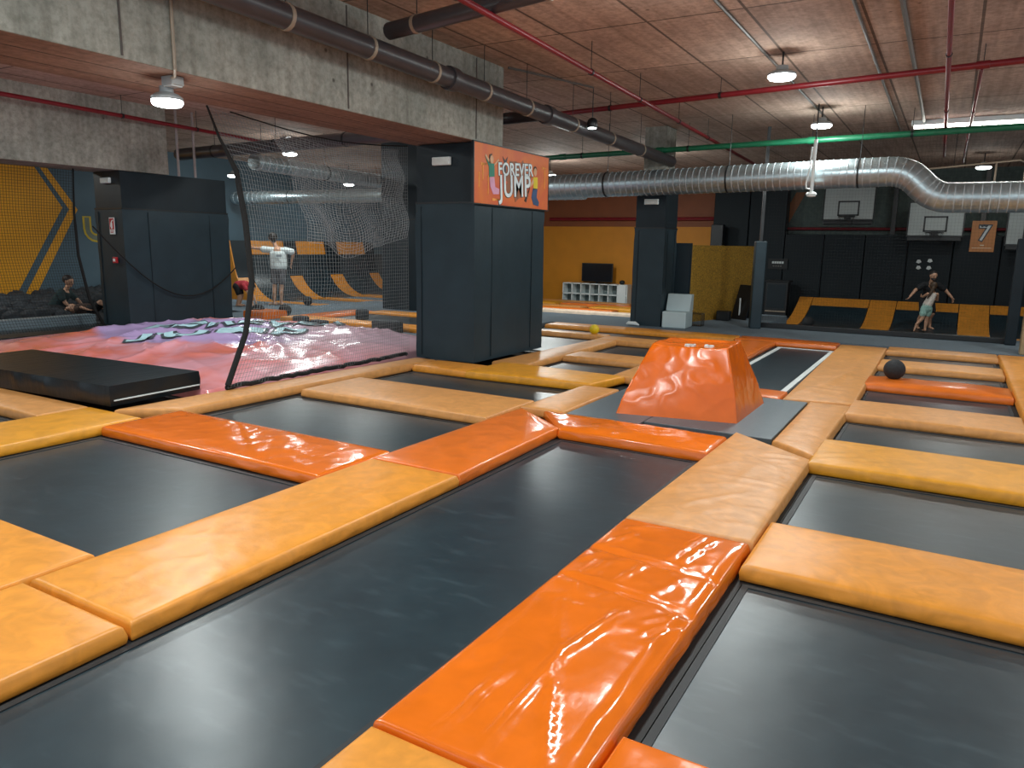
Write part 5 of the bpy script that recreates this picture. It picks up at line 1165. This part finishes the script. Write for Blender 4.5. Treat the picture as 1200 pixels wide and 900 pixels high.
# 5 child lying half-buried in the foam
p5 = person('person', 'child in brown lying half-buried among the foam cubes near the left column', (-15.1, 8.72, .16))
b = MB(); hd = (-.32, 0, .06); fc = (-.3, -.3, .9); head(b, hd, fc, .85); b.cap((-.22, 0, .05), .045, (-.28, 0, .06), .042); b.cap((-.14, 0, .04), .10, (.10, 0, .04), .095)
for k in (-1, 1):
    b.cap((-.14, .11 * k, .05), .04, (-.02, .17 * k, .10), .033); b.cap((-.02, .17 * k, .10), .032, (.12, .19 * k, .06), .022); fingers(b, (.12, .19 * k, .06), (1, 0, -.2), (0, 1, 0), .8)
    b.cap((.12, .06 * k, .05), .07, (.32, .08 * k, .20), .05); b.cap((.32, .08 * k, .20), .048, (.56, .08 * k, .06), .03); foot(b, (.56, .08 * k, .08), (1, 0, .2), .8)
bo = b.remesh('body', SKIN, p5, .0075); face_bits(bo, hd, fc, .85); h = MB(); h.ball(Vector(hd) + Vector((-.03, .02, .0)), .09, (1, 1, 1)); h.remesh('hair', HAIR, p5, .01)
s_ = MB(); s_.cap((-.14, 0, .05), .122, (.10, 0, .05), .118); s_.cap((-.14, -.10, .05), .06, (-.06, -.15, .08), .055); s_.cap((-.14, .10, .05), .06, (-.06, .15, .08), .055); s_.remesh('t_shirt', mat('cloth_brown', S(66, 48, 40), .85), p5, .012)
s_ = MB(); s_.cap((.10, -.05, .05), .1, (.10, .05, .05), .1); s_.cap((.12, .06, .05), .082, (.26, .075, .15), .07); s_.cap((.12, -.06, .05), .082, (.26, -.075, .15), .07); s_.remesh('shorts', BC, p5, .012)

# 6 child bending down behind the left column
p6 = person('person', 'child in a red top bending down to the floor behind the left column', (-15.25, 12.75, 0))
b = MB(); hd = (.22, 0, .46); fc = (.7, -.3, -.7); head(b, hd, fc, .85); b.cap((.10, 0, .52), .045, (.18, 0, .48), .042); b.cap((-.12, 0, .52), .10, (.06, 0, .54), .095); b.cap((.06, -.10, .53), .045, (.06, .10, .53), .045)
for k in (-1, 1):
    b.cap((.07, .11 * k, .52), .038, (.20, .12 * k, .30), .031); b.cap((.20, .12 * k, .30), .030, (.28, .12 * k, .10), .022); fingers(b, (.28, .12 * k, .10), (.2, 0, -1), (0, 1 * k, 0), .8)
    b.cap((-.12, .07 * k, .50), .07, (-.06, .08 * k, .27), .05); b.cap((-.06, .08 * k, .27), .048, (-.12, .08 * k, .07), .03); foot(b, (-.12, .08 * k, .075), (1, 0, 0), .8)
bo = b.remesh('body', SKIN, p6, .0075); face_bits(bo, hd, fc, .85); h = MB(); h.ball(Vector(hd) + Vector((.0, .02, .04)), .095, (1.05, 1, 1)); h.remesh('hair', HAIR, p6, .01)
s_ = MB(); s_.cap((-.10, 0, .53), .12, (.06, 0, .55), .112); s_.cap((.06, -.10, .54), .062, (.12, -.12, .45), .056); s_.cap((.06, .10, .54), .062, (.12, .12, .45), .056); s_.remesh('t_shirt', mat('cloth_red', S(170, 50, 60), .85), p6, .012)
s_ = MB(); s_.cap((-.13, -.05, .50), .1, (-.13, .05, .50), .1); s_.cap((-.12, .07, .49), .085, (-.08, .08, .34), .07); s_.cap((-.12, -.07, .49), .085, (-.08, -.08, .34), .07); s_.remesh('shorts', BC, p6, .012)
